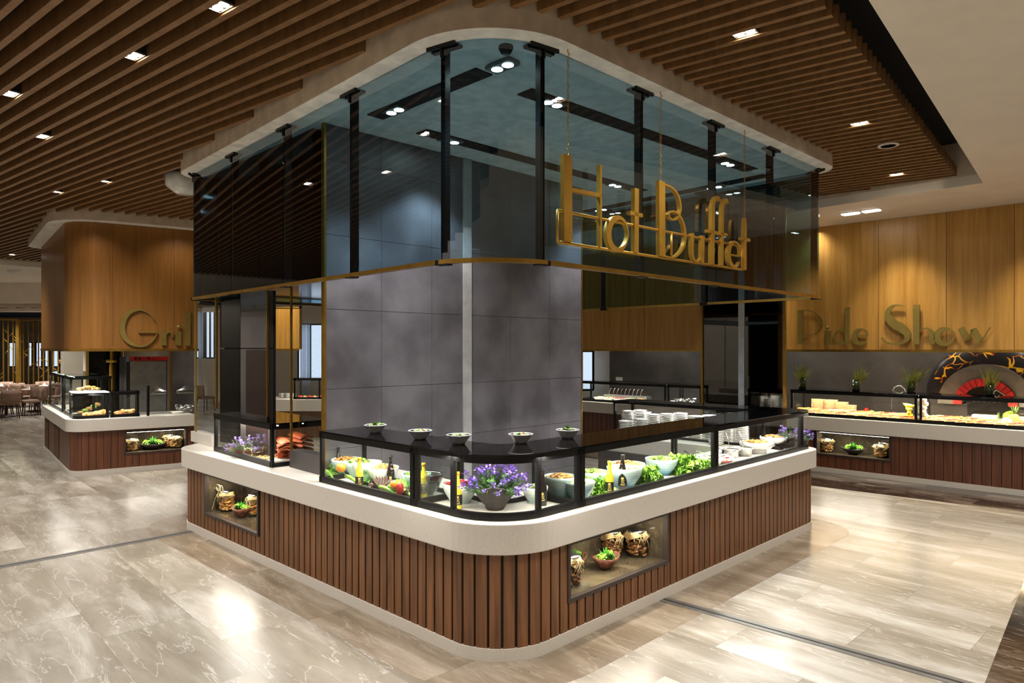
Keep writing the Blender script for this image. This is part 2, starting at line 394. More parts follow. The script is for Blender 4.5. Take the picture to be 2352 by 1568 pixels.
# ================================================================ island outline
def base(z, L0, L1, R0, R1):
    l0, l1, r0, r1 = [V2(P(*q, z)) for q in (L0, L1, R0, R1)]
    dl = (l1-l0).normalized(); dr = (r1-r0).normalized()
    return inter(l0, dl, r0, dr), dl, dr
CO, DL, DR = base(.726, (900, 1222.6), (425.7, 1074.2), (1360, 1233.3), (1740, 1114.8))
LR = 5.25; LL = 5.35
def I(a, b): return CO+DR*a+DL*b
def outline(o, R=.53, Re=.22, Rl=.38):
    """outer outline of the island from the right end's back corner round to the left end's back corner, inset by o"""
    return rounded([I(LR-o, 2.62), I(LR-o, o), I(o, o), I(o, LL-o), I(.95, LL-o+.62)], [0, max(.05, Re-o), R-o, max(.05, Rl-o), 0], 14)
ring_poly = outline(0)+[I(.95, .8), I(4.45, .8), I(4.45, 2.62)]
top = MB().prism([tuple(p) for p in ring_poly], .726, .932).build('stone_countertop', M_stone, bevel=.008)
tag(top, 'long beige quartz countertop with a rounded corner on the central island', 'countertop')

def cladding(root, path, z0, z1, niches, m, pitch=.095, wdt=.077, th=.016):
    """vertical slats nailed along path (their outer face on the path), none in front of a niche"""
    L = alen(path); n = int(L[-1]/pitch); mbk = MB()
    for i in range(n):
        s = (i+.5)*pitch
        p, t = at_s(path, s, L); nn = Vector((t.y, -t.x)); zt = z1; zb = z0
        cut = None
        for (a, b, c, d) in niches:
            if a-.01 < s < b+.01: cut = (c, d)
        spans = [(zb, zt)] if cut is None else [(zb, cut[0])]+([(cut[1], zt)] if zt-cut[1] > .01 else [])
        for (u, v) in spans:
            q = p+nn*(th/2); mbk.box((q.x, q.y, (u+v)/2), (wdt, th, v-u), rz=math.atan2(t.y, t.x))
    return mbk.build('slat_panel', m, root)
def backing(root, path, z0, z1, niches, m, off):
    L = alen(path); cuts = [0]+[c for nn in niches for c in (nn[0], nn[1])]+[L[-1]]; mbk = MB()
    for i in range(len(cuts)-1):
        a, b = cuts[i], cuts[i+1]
        sp = sub(path, a, b)
        if i % 2 == 0: mbk.strip(sp, .02, z0, z1, off)
        else:
            c, d = niches[i//2][2], niches[i//2][3]
            mbk.strip(sp, .02, z0, c, off)
            if z1-d > .01: mbk.strip(sp, .02, d, z1, off)
    return mbk.build('backing_board', m, root)
def niche(root, path, s0, s1, z0, z1, depth=.42):
    p0, t = at_s(path, s0); p1, _ = at_s(path, s1); t = (p1-p0).normalized(); n = Vector((t.y, -t.x))
    a = math.atan2(t.y, t.x); c = (p0+p1)/2; ln = (p1-p0).length
    fr = .028
    m1 = MB()
    for (z, h) in ((z0+fr/2, fr), (z1-fr/2, fr)):
        q = c+n*(.012); m1.box((q.x, q.y, z), (ln, .045, h), rz=a)
    for s in (-1, 1):
        q = c+t*s*(ln/2-fr/2)+n*.012; m1.box((q.x, q.y, (z0+z1)/2), (fr, .045, z1-z0-2*fr), rz=a)
    f = m1.build('niche_frame', M_bframe, root)
    m2 = MB(); zi0 = z0+fr; zi1 = z1-fr; li = ln-2*fr; y0 = .035
    q = c+n*(y0+depth); m2.box((q.x, q.y, (zi0+zi1)/2), (li, .01, zi1-zi0), rz=a)
    q = c+n*(y0+depth/2)
    for z in (zi0-.005, zi1+.005): m2.box((q.x, q.y, z), (li, depth, .01), rz=a)
    for s in (-1, 1):
        r = q+t*s*(li/2+.005); m2.box((r.x, r.y, (zi0+zi1)/2), (.01, depth, zi1-zi0), rz=a)
    m2.build('niche_lining', M_nmarble, root)
    q = c+n*(.06); m3 = MB().box((q.x, q.y, zi1-.006), (li*.96, .012, .008), rz=a); m3.build('niche_led', M_led, root)
    al = area(q.x+n.x*.03, q.y+n.y*.03, zi1-.02, li*.9, .03, 4.5, a, (1, .92, .78)); 
    return c, t, n, zi0, a
pw = outline(.06)                   # face of the slats
Lw = alen(pw)[-1]
nR = (s_px(pw, 1535), s_px(pw, 1303), .283, .722)
nL = (s_px(pw, 595), s_px(pw, 470), .25, .722)
isl = thing('island_counter', 'central buffet island clad in brown walnut slats with two lit niches', 'counter', (0, 0, 0))
cladding(isl, pw, .085, .726, [nR, nL], M_walnut)
backing(isl, pw, .05, .726, [nR, nL], M_back, .017)
NR = niche(isl, pw, *nR); NL = niche(isl, pw, *nL)
MB().strip(outline(.05), .05, 0, .085).build('plinth', M_stone, isl)
MB().strip([I(.9, LL+.3), I(.9, .8), I(4.45, .8), I(4.45, 2.62)], .03, 0, .726, -.03).build('service_side_panel', M_tile2, isl)

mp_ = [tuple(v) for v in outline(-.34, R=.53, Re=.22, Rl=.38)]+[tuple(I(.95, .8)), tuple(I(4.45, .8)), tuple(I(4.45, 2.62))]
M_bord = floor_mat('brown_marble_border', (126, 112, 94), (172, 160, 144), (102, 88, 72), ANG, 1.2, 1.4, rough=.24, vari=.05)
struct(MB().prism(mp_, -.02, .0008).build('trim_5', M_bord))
# low dark service ledge deck behind the island wall (inner working floor tone comes from the floor itself)

# ================================================================ canopy + bulkhead
tL0, tL1, tR0, tR1 = [V2(P(*q, ZB)) for q in ((1004.7, 105.7), (440, 402), (1259.5, 109.6), (1887.8, 390.4))]
GL = (tL1-tL0).normalized(); GR = (tR1-tR0).normalized(); GO = inter(tL0, GL, tR0, GR)
def G(a, b): return GO+GR*a+GL*b
gR = (tR1-GO).length+.02; gL = (tL1-GO).length+.03
print('canopy', GO, gR, gL, 'island', CO)
def gline(o, R=.60): return rounded([G(gR-o, 5.0), G(gR-o, o), G(o, o), G(o, gL-o), G(4.2, gL-o)], [0, .12-o*.3, R-o, .10-o*.3, 0], 16)
ZG0 = 2.703
gp = gline(0); Lg = alen(gp)
can = thing('glass_canopy', 'smoked glass canopy hanging over the central island with brass lower edge', 'canopy', (0, 0, 0))
cuts = [s_px(gp[len(gp)//9:], 0)]
sG = [alen(gp)[-1]]
marks = [1893, 1777, 1645, 1477, 1250, 1012, 803, 651, 531, 440]
# arclengths of the panel joints on the two visible faces
Lgp = alen(gp)
def s_face(px, face):
    d, o = (GR, GO) if face == 'R' else (GL, GO)
    p = on_line(px, o, d)
    best = min(range(1, len(gp)), key=lambda i: 0 if False else abs(((gp[i]+gp[i-1])/2-p).length))
    # exact projection on the nearest segment
    bs, bd = 0, 9
    for i in range(1, len(gp)):
        a, b = gp[i-1], gp[i]; t = max(0, min(1, (p-a).dot(b-a)/(b-a).length_squared)); q = a.lerp(b, t)
        if (q-p).length < bd: bd = (q-p).length; bs = Lgp[i-1]+(b-a).length*t
    return bs
js = [s_face(m, 'R' if m > 1100 else 'L') for m in marks]
ends = [0, js[0]*.36, js[0]*.7]
stops = ends+js+[js[-1]+(Lgp[-1]-js[-1])*.5, Lgp[-1]]
for i in range(len(stops)-1):
    MB().strip(sub(gp, stops[i]+.004, stops[i+1]-.004), .012, ZG0, ZB).build('glass_panel', M_canopy, can)
for s in stops:
    p, t = at_s(gp, s); n = Vector((t.y, -t.x)); a = math.atan2(t.y, t.x)
    m = MB(); q = p+n*.05; m.box((q.x, q.y, (ZG0+ZB)/2), (.02, .06, ZB-ZG0), rz=a)
    m.box((p.x+n.x*.017, p.y+n.y*.017, (ZG0+ZB)/2), (.036, .008, ZB-ZG0), rz=a)
    mu = m.build('mullion', M_black, can)
    b = MB(); q = p-n*.012; b.box((q.x, q.y, ZB-.012), (.24, .02, .024), rz=a); q = p+n*.05; b.box((q.x, q.y, ZB-.012), (.24, .05, .02), rz=a)
    b.box((p.x-n.x*.006, p.y-n.y*.006, ZB-.05), (.014, .012, .07), rz=a)
    b.build('bracket', M_steelm if 0 else M_black, mu)
    c = MB(); c.box((p.x+n.x*.02, p.y+n.y*.02, ZG0-.02), (.10, .07, .035), rz=a); c.build('clamp', M_black, mu)
MB().strip(gp, .045, ZG0-.03, ZG0, -.016).build('bottom_trim', M_gold, can)
# bulkhead: slab whose underside is the canopy's white ceiling
bo = .15
bp = rounded([G(gR+bo, 5.2), G(gR+bo, -bo), G(-bo, -bo), G(-bo, gL+bo), G(4.6, gL+bo)], [0, .3, .75, .32, 0], 16)
bulk_poly = [tuple(p) for p in bp]
def slab(poly, z0, z1, mside, mbot, nm='ceiling'):
    n = len(poly); a = sum(poly[i][0]*poly[(i+1) % n][1]-poly[(i+1) % n][0]*poly[i][1] for i in range(n))
    if a < 0: poly = poly[::-1]
    o = MB().prism(poly, z0, z1).build(nm, mside); o.data.materials.append(mbot); o.data.polygons[0].material_index = 1; return struct(o)
BULK = slab(bulk_poly, ZB, ZS+.25, M_bulk, M_rim)

# channels and spots in the canopy ceiling
def channel(a, b, wdt, label, lamps):
    a = V2(a); b = V2(b); d = (b-a).normalized(); n = Vector((-d.y, d.x))
    t = thing('ceiling_channel', label, 'light channel', (a.x, a.y, ZB), group='black light channels in the canopy ceiling')
    q0 = [Vector((0, 0))-n*wdt/2, d*(b-a).length-n*wdt/2, d*(b-a).length+n*wdt/2, n*wdt/2]
    MB().prism([tuple(q) for q in q0], -.012, -.001).build('channel', M_back, t)
    for s in lamps:
        m = MB(); e = MB(); c = d*s
        m.box((c.x, c.y, -.022), (.24, .125, .02), rz=math.atan2(d.y, d.x)); fx = m.build('lamp_frame', M_steelm, t)
        for k in (-1, 1):
            cc = c+d*k*.055; e.lathe([(0, -.034), (.042, -.034), (.042, -.03), (0, -.03)], (cc.x, cc.y, 0), 16, False)
        e.build('lamp_lens', M_spotw, fx)
        spot(a.x+c.x, a.y+c.y, ZB-.06, 90, 1.7, .6, (.90, .95, 1))
def cz(px, py): return V2(P(px, py, ZB-.012))
channel(cz(862, 270), cz(1112, 166), .17, 'black light channel along the left side with two pairs of bright lamps', [.30, 1.62])
channel(cz(1205, 212), cz(1725, 392), .17, 'black light channel parallel to the gold sign glass, near corner', [.32, 3.1])
channel(cz(968, 303), cz(1475, 440), .17, 'black light channel crossing in front of the grey tiled wall', [.35, 3.0])
channel(cz(1760, 404), cz(1345, 487), .17, 'black light channel along the far right side of the canopy ceiling', [.7, 2.6])
sm = MB().lathe([(0, -.05), (.035, -.05), (.05, -.02), (.05, 0), (0, 0)], tuple(P(1162, 106, ZB)), 16).build('smoke_detector', M_back)
tag(sm, 'small dark round sensor on the ceiling behind the curved glass corner', 'smoke detector')

# ================================================================ core wall
KL = unit(-44.5)
kw0 = Vector((0, 0)); 
kA = V2(P(748, 282, ZB)); kB = V2(P(1335, 432, ZB)); kd = (kB-kA).normalized(); kn = Vector((-kd.y, kd.x))
core = thing('grey_tiled_wall', 'dark grey stone tiled wall in the middle of the island', 'partition', (0, 0, 0))
Lk = (kB-kA).length
# courses of big tiles
cs = [0, (on_line(876, kA, kd)-kA).length, (on_line(992, kA, kd)-kA).length, (on_line(1063, kA, kd)-kA).length, (on_line(1081, kA, kd)-kA).length, (on_line(1172, kA, kd)-kA).length, (on_line(1262, kA, kd)-kA).length, Lk]
zs = [0, .60, 1.16, 1.72, 2.46, 3.15, 3.84, ZB]
m = MB(); g = MB()
for i in range(len(cs)-1):
    if i == 3: continue
    for j in range(len(zs)-1):
        a = kA+kd*(cs[i]+.002); b = kA+kd*(cs[i+1]-.002)
        m.prism([a, b, b+kn*.02, a+kn*.02], zs[j]+.002, zs[j+1]-.002)
m.build('tile_cladding', M_tile, core)
MB().prism([kA+kn*.021, kB+kn*.021, kB+kn*.06, kA+kn*.06], 0, ZB).build('wall_core', M_tile2, core)
a = kA+kd*cs[3]; b = kA+kd*cs[4]; MB().prism([a-kn*.02, b-kn*.02, b+kn*.02, a+kn*.02], 0, ZB).build('pale_strip', M_greyw, core)
MB().prism([kA-kd*.022-kn*.012, kA-kn*.012, kA+kn*.04, kA-kd*.022+kn*.04], 0, ZB).build('brass_edge', M_gold, core)
MB().prism([kB-kn*.006, kB+kd*.018-kn*.006, kB+kd*.018+kn*.06, kB+kn*.06], 0, ZB).build('brass_edge', M_gold, core)

# left flank of the core: posts standing on the left counter
fl0 = kA-kd*.03
def fl(px): return on_line(px, fl0, KL)
def post(px, wpx, z0, z1, label, m=M_gold):
    p = fl(px); d = p.y; ww = wpx/F*d*.95
    o = MB().box((p.x, p.y, (z0+z1)/2), (ww, .02, z1-z0), rz=math.atan2(KL.y, KL.x)).build('brass_post', m)
    return tag(o, label, 'post')
post(669, 4, .932, ZB-1.47, 'thin brass post between the terracotta case and the dark stone base')
post(614.5, 4, 1.39, ZB-1.47, 'thin brass post at the right edge of the black and grey column')
post(497, 7, 1.39, ZB-1.47, 'wide brass post at the left edge of the black panel column')
post(450, 3, 1.04, ZB-1.47, 'slim dark post at the left end of the island', M_bronze)
p0, p1 = fl(668), fl(745)
dn = Vector((-KL.y, KL.x))*-1
def flslab(pxa, pxb, z0, z1, th, off=0):
    a, b = fl(pxa), fl(pxb); q = Vector((kd.x, kd.y))
    return [a+q*off, b+q*off, b+q*(off+th), a+q*(off+th)], z0, z1
gs1 = thing('mirror_stand_in', 'clear pane replacing a mirror on a low dark grey stone base beside the salad case', 'glass screen')  # clear pane stands where the island has a mirror panel
q = flslab(667, 738, .934, 1.10, .14, -.01); MB().prism([tuple(v) for v in q[0]], q[1], q[2]).build('stone_base', M_tile2, gs1)
q = flslab(672, 741, 1.10, 2.6, .012, .04); o = MB().prism([tuple(v) for v in q[0]], q[1], q[2]).build('glass_pane', M_clear, gs1)
gs2 = thing('mirror_stand_in', 'clear pane replacing a mirror on a raised beige stone block at the left end of the island', 'glass screen')
q = flslab(442, 489, .934, 1.06, .12, -.02); MB().prism([tuple(v) for v in q[0]], q[1], q[2]).build('stone_block', M_stone, gs2)
q = flslab(453, 494, 1.06, 2.6, .012, .03); o = MB().prism([tuple(v) for v in q[0]], q[1], q[2]).build('glass_pane', M_clear, gs2)
col_ = thing('clad_column', 'square column with black gloss panel and grey stone face behind the terracotta case', 'column', (0, 0, 0))
for (pa, pb, mm, nm) in ((501, 548, M_blackpanel, 'black_panel'), (548, 612, M_tile2, 'stone_face')):
    for (za, zb) in ((.932, 2.09), (2.10, ZB-1.47)):
        q = flslab(pa+.4, pb-.4, za if za > 1 else 1.0, zb, .05, .02); MB().prism([tuple(v) for v in q[0]], q[1], q[2]).build(nm, mm, col_)
q = flslab(563, 612, 1.0, 2.08, .01, .008); MB().prism([tuple(v) for v in q[0]], q[1], q[2]).build('brown_gloss_panel', mat('brown_gloss', (44, 32, 30), .12, coat=.5), col_)
q = flslab(501, 612, 1.0, ZB-1.47, .03, .072); MB().prism([tuple(v) for v in q[0]], q[1], q[2]).build('column_body', M_back, col_)
# dark upper block of the core inside the canopy
uc = MB(); a = fl0+kd*.02; pA = fl(440)+kd*.02
uc.prism([tuple(v) for v in (a+kn*.22+KL*0, fl(455)+kd*.02, fl(455)+kd*3.4, a+kd*3.4+kn*.22)], ZB-1.44, ZB-.002)
o = uc.build('dark_gloss_housing', M_blackpanel); tag(o, 'large black gloss box filling the canopy behind the left glass', 'housing')

# ================================================================ slatted ceiling
r0 = V2(P(1901, 16, ZS)); r1 = V2(P(2201, 405, ZS)); rd = (r1-r0).normalized()
f1 = V2(P(1898, 450, ZS)); fd = (f1-r1).normalized()
q0 = V2(P(0, 607.7, ZW)); q1 = V2(P(99, 614.4, ZW)); qd = (q1-q0).normalized()
nearR = r0-rd*9; farR = r1; farF = inter(r1, fd, q0, qd); nearL = farF-qd*22; 
field = [nearR, farR, farF, nearL]
sd = unit(-52.4); sn = Vector((-sd.y, sd.x))*-1
if sn.y < 0: sn = -sn
def clip_line(c, poly):
    """t interval(s) of the line n.p=c, p=sn*c+sd*t inside poly"""
    ts = []; n = len(poly)
    for i in range(n):
        a = V2(poly[i]); b = V2(poly[(i+1) % n]); fa = a.dot(sn)-c; fb = b.dot(sn)-c
        if (fa < 0) != (fb < 0):
            k = fa/(fa-fb); ts.append(a.lerp(b, k).dot(sd))
    ts.sort(); return [(ts[i], ts[i+1]) for i in range(0, len(ts)-1, 2)]
# Grill station footprint
GC = inter(V2(P(168, 993.7, .726)), (V2(P(447.8, 977.6, .726))-V2(P(168, 993.7, .726))).normalized(), V2(P(147.8, 990, .726)), (V2(P(93.7, 952, .726))-V2(P(147.8, 990, .726))).normalized())
gF = (V2(P(447.8, 977.6, .726))-V2(P(168, 993.7, .726))).normalized(); gS = (V2(P(93.7, 952, .726))-V2(P(147.8, 990, .726))).normalized()
xE = (on_line(447, GC, gF)-GC).length
LS = (on_line(93.5, GC, gS)-GC).length
def Q(a, b): return GC+gF*a+gS*b
print('grill', GC, gF, gS, xE, LS)
grill_bulk = rounded([Q(xE+.6, LS+.2), Q(xE+.6, -.26), Q(-.22, -.26), Q(-.22, LS+.2)], [.1, .2, .9, .3], 12, closed=True)
def subtract(iv, cuts):
    out = iv
    for (a, b) in cuts:
        nx = []
        for (s, e) in out:
            if b <= s or a >= e: nx.append((s, e)); continue
            if a > s: nx.append((s, a))
            if b < e: nx.append((b, e))
        out = nx
    return out
sl = MB(); cmin = min(p.dot(sn) for p in field); cmax = max(p.dot(sn) for p in field)
ph = V2(P(0, 116.7, ZS)).dot(sn)-.024; pitch = .1530; k = math.ceil((cmin-ph)/pitch); CL = []
while ph+k*pitch < cmax:
    c = ph+k*pitch; k += 1
    iv = clip_line(c, field); 
    iv = subtract(iv, clip_line(c, bulk_poly)); iv = subtract(iv, clip_line(c, grill_bulk))
    for (s, e) in iv:
        if e-s < .1: continue
        s += .01; e -= .01; m0 = sn*c+sd*((s+e)/2); CL.append((c, s, e))
        sl.box((m0.x, m0.y, ZS+.065), (e-s, .048, .13), rz=math.atan2(sd.y, sd.x))
so = struct(sl.build('ceiling', M_slat)); so['label'] = 'brown timber slatted ceiling'
# void above the slats
struct(MB().prism([tuple(v) for v in (nearR+rd*-1+W*2, farR+(farR-farF).normalized()*2, farF, nearL)], ZS+.42, ZS+.5).build('ceiling', M_void))
# white ceiling around the recess
def quad(pts, z0, z1, m): return struct(MB().prism([tuple(p) for p in pts], z0, z1).build('ceiling', m))
e_r = P(1995, 0, ZW); e_c = P(2258, 420, ZW); edr = (V2(e_c)-V2(e_r)).normalized(); 
fz = V2(P(1900, 474.7, ZW)); fzd = (fz-V2(e_c)).normalized()
cR0 = V2(e_c)-edr*16; cF = V2(e_c)+fzd*18
m = quad([cR0, V2(e_c), V2(e_c)-fzd*14+edr*0, cR0-fzd*14], ZW, ZW+.12, M_white)
m = quad([V2(e_c)-fzd*14, V2(e_c), inter(V2(e_c), fzd, q0, qd), inter(V2(e_c), fzd, q0, qd)+edr*14, V2(e_c)-fzd*14+edr*10], ZW, ZW+.12, M_white)
fc = inter(V2(e_c), fzd, q0, qd)
quad([fc, fc-qd*26, fc-qd*26+fzd*12, fc+fzd*12+qd*3, fc+edr*10], ZW-.001, ZW+.12, M_white)
# upstands of the recess
struct(MB().prism([tuple(v) for v in (V2(e_c)-fzd*.0, fc, fc+edr*.1, V2(e_c)+edr*.1)], ZW+.12, ZS+.5).build('ceiling', M_bulk))
struct(MB().prism([tuple(v) for v in (V2(e_c)-edr*.45, V2(e_c)+edr*.1, V2(e_c)+edr*.1-fzd*.1, V2(e_c)-edr*.45-fzd*.1)], ZW+.12, ZS+.5).build('ceiling', M_bulk))
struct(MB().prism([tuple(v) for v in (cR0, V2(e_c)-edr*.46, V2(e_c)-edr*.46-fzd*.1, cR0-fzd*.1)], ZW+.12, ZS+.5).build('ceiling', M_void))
struct(MB().prism([tuple(v) for v in (fc, fc-qd*26, fc-qd*26+fzd*.1, fc+fzd*.1)], ZW+.12, ZS+.5).build('ceiling', M_bulk))
# spotlights set between the slats
def near_gap(p):
    c = V2(p).dot(sn); kk = round((c-ph)/pitch-.5); return ph+(kk+.5)*pitch
def slatlight(px, py, label, tw=2, rnd=False):
    p = V2(P(px, py, ZS+.03)); c = near_gap(p); p = sn*c+sd*p.dot(sd); a = math.atan2(sd.y, sd.x)
    t = thing('recessed_spotlight', label, 'ceiling light', (p.x, p.y, ZS+.03), a, group='spotlights between the ceiling slats')
    wd = .16 if tw == 2 else .09
    m = MB(); m.box((0, 0, .04), (wd, .088, .10)); m.build('housing', M_back, t)
    r = MB()
    for sx in (-1, 1): r.box((sx*wd/2, 0, -.014), (.008, .088, .012))
    for sy in (-1, 1): r.box((0, sy*.042, -.014), (wd, .006, .012))
    r.build('trim_ring', M_steelm, t)
    e = MB()
    for kx in ((-.038, .038) if tw == 2 else (0,)): e.lathe([(0, -.016), (.032, -.016), (.032, -.011), (0, -.011)], (kx, 0, 0), 16, False)
    e.build('lamp_lens', M_spotw, t)
    d = V2(sn)
    spot(p.x, p.y, ZS-.02, 60, 2.2, .7, tgt=(p.x+d.x*.2, p.y+d.y*.2, ZS-1.5))
    l = bpy.data.lights.new('lamp_glow', 'SPOT'); l.energy = 2.2; l.spot_size = 1.5; l.shadow_soft_size = .02; l.color = (1, .85, .65)
    lo = bpy.data.objects.new('lamp_glow', l); COL.objects.link(lo); lo.location = (p.x-d.x*.02, p.y-d.y*.02, ZS+.012)
    lo.rotation_euler = Vector((d.x, d.y, .12)).to_track_quat('-Z', 'Y').to_euler()
for (x, y, lb, tw) in [(522, 16, 'bright double spotlight between slats nearest the top edge, left half', 2), (322, 128, 'bright double spotlight below and left of the topmost left one', 2),
    (20, 210, 'bright spotlight at the far left edge of the slatted ceiling', 2), (105, 311, 'bright spotlight right of and below the one at the left edge', 2),
    (1712, 72, 'double spotlight with warm glow in the slats above the gold sign', 2), (1972, 276, 'glowing spotlight in the right slats beyond the sign', 2), (2060, 398, 'glowing spotlight in the slats near the right end of the recess', 2),
    (144, 440, 'tiny dim spotlight in the left slats', 1), (228, 411, 'small black spotlight with white tip hanging in the left slats', 1), (31, 583, 'small bright spotlight at the end of the slats above the dining area', 2)]:
    slatlight(x, y, lb, tw)
p = P(2040, 333, ZS-.002); o = MB().lathe([(.075, -.012), (.105, -.012), (.105, 0), (.075, 0), (.075, -.012)], (0, 0, 0), 28).build('ceiling_speaker', M_white, loc=tuple(p))
tag(o, 'round white ring fitting in the right slats between two glowing spots', 'ceiling fitting'); MB().lathe([(0, -.006), (.074, -.006), (.074, 0), (0, 0)], (0, 0, 0), 24).build('dark_centre', M_back, o)
# fittings on the white ceiling
def ceil_lamp(px, py, label, n=2, L=.2):
    p = P(px, py, ZW); t = thing('ceiling_downlight', label, 'ceiling light', (p.x, p.y, ZW), math.atan2(fzd.y, fzd.x)); e = MB(); m = MB()
    for k in range(n):
        x = (k-(n-1)/2)*.3; e.box((x, 0, -.014), (.22, .13, .01)); m.box((x, 0, -.005), (.27, .17, .01))
    m.build('frame', M_porc, t); e.build('lamp_lens', M_led, t)
ceil_lamp(1977, 486, 'double square ceiling downlight above the oak wall')
for (px, py, lb) in ((31, 620, 'white round smoke detector under the pale ceiling at far left'), ):
    p = P(px, py, ZW); o = MB().lathe([(0, -.09), (.06, -.09), (.14, -.03), (.14, 0), (0, 0)], (0, 0, 0), 20).build('smoke_detector', M_porc, loc=tuple(p)); tag(o, lb, 'smoke detector')
p = P(424, 416, ZS-.05); o = MB().lathe([(0, -.14), (.10, -.14), (.22, -.05), (.24, .1), (0, .1)], (0, 0, 0), 24).build('ceiling_camera_dome', M_porc, loc=(p.x, p.y, ZS-.08)); tag(o, 'pale round fitting hanging from the slats beside the left end of the canopy', 'ceiling fitting')
#@@SECTION3
# ================================================================ display cases on the island
ZD = .932                           # top of the stone
op = outline(.085, R=.53)           # outer face of the glass cases
def case(path, s0, s1, depth, z1, posts, label, name='display_case', topm=None, ends=(True, True), inner=None, led=True, deck=True):
    """glazed case following path between arc lengths s0..s1"""
    t = thing(name, label, 'display case'); fr = .032
    sp = sub(path, s0, s1); inn = inner or offset(sp, depth)
    m = MB(); z0 = ZD+.002
    for (pp, f_, za, zb) in ((sp, fr, z0, z0+.05), (sp, fr, z1-.06, z1-.014), (inn[::-1], fr*.8, z0, z0+.03), (inn[::-1], fr*.8, z1-.04, z1-.014)): MB().strip(pp, f_, za, zb).build('frame_rail', M_black, t)
    for s in posts+[0.0, 1.0]:
        ss = s0+(s1-s0)*s if isinstance(s, float) and s <= 1 else s
        ss = max(s0+.028, min(s1-.028, ss)); p, d = at_s(path, ss); n = Vector((d.y, -d.x)); q = p+n*fr/2
        MB().box((q.x, q.y, (z0+z1-.014)/2), (.034, fr, z1-.014-z0), rz=math.atan2(d.y, d.x)).build('post', M_black, t)
    for q in (inn[0].lerp(sp[0], .04), inn[-1].lerp(sp[-1], .04)):
        dr = (sp[-1]-sp[0]).normalized(); k = 1 if q is not inn[-1] and (q-inn[0]).length < .1 else -1
        q = q+dr*.02*k; MB().box((q.x, q.y, (z0+z1-.014)/2), (.03, .03, z1-.014-z0), rz=math.atan2(dr.y, dr.x)).build('post', M_black, t)
    MB().strip(sp, .006, z0+.05, z1-.06, .010).build('glass_front', M_clear, t)
    for (a, b, f) in ((sp[0], inn[0], ends[0]), (sp[-1], inn[-1], ends[1])):
        if f:
            MB().prism([a, b, b+(sp[1]-sp[0]).normalized()*.006*(1 if a is sp[0] else -1), a+(sp[1]-sp[0]).normalized()*.006*(1 if a is sp[0] else -1)], z0+.03, z1-.04).build('glass_end', M_clear, t)
            dr = (b-a).normalized(); c = (a+b)/2; L = (b-a).length; o = (sp[1]-sp[0]).normalized()*.012*(1 if a is sp[0] else -1)
            for zz, hh in ((z0+.02, .04), (z1-.037, .046)): MB().box((c.x+o.x, c.y+o.y, zz), (L, .024, hh), rz=math.atan2(dr.y, dr.x)).build('end_rail', M_black, t)
    MB().prism([tuple(v) for v in sp]+[tuple(v) for v in inn[::-1]], z1-.014, z1).build('black_glass_top', topm or M_blackglass, t)
    if led:
        MB().strip(offset(sp, .05), .018, z1-.026, z1-.015).build('led_strip', M_led, t)
        L = alen(sp)[-1]; k = max(1, int(L/.8))
        for i in range(k):
            p, d = at_s(sp, L*(i+.5)/k); n = Vector((d.y, -d.x)); q = p+n*.12; area(q.x, q.y, z1-.03, L/k*.9, .06, 6*L/k, math.atan2(d.y, d.x), (1, .95, .88))
    return t
sA0 = s_px(op, 950); sA1 = s_px(op, 733); sC1 = s_px(op, 1335); sD1 = s_px(op, 1645); sD0 = s_px(op, 1842)
case(op, sA0, sA1, .47, 1.378, [], 'long glass salad case left of the curved corner, black glass top')
csp = sub(op, sC1, sA0)
innB = rounded([op_p for op_p in (offset(csp, .47)[0], I(.555, .555), offset(csp, .47)[-1])], [0, .16, 0], 8)
case(op, sC1, sA0, .47, 1.378, [s_px(op, 1240), s_px(op, 1038)], 'curved glass case on the rounded corner with a bowl of purple flowers', inner=innB)
case(op, sD1, sC1, .47, 1.378, [], 'glass case right of the corner with green lettuce heads, glossy black top')
case(op, sD0, sD1, .47, 1.378, [], 'glass case with pasta dishes at the right part of the island')
# end case turning along the far side
case(op, .02, sD0-.0, .45, 1.378, [s_px(op, 1871)], 'far glass case along the right end of the island around the plates', led=True)
# left case with terracotta
lp = [I(.06, 3.22), I(.06, 4.82)]
lp = [V2(P(624, 1074, ZD)), V2(P(491, 1035, ZD))]
LC = case(lp, 0, (lp[1]-lp[0]).length, .62, 1.36, [], 'glass case at the left end showing terracotta tiles and lavender', ends=(True, True))

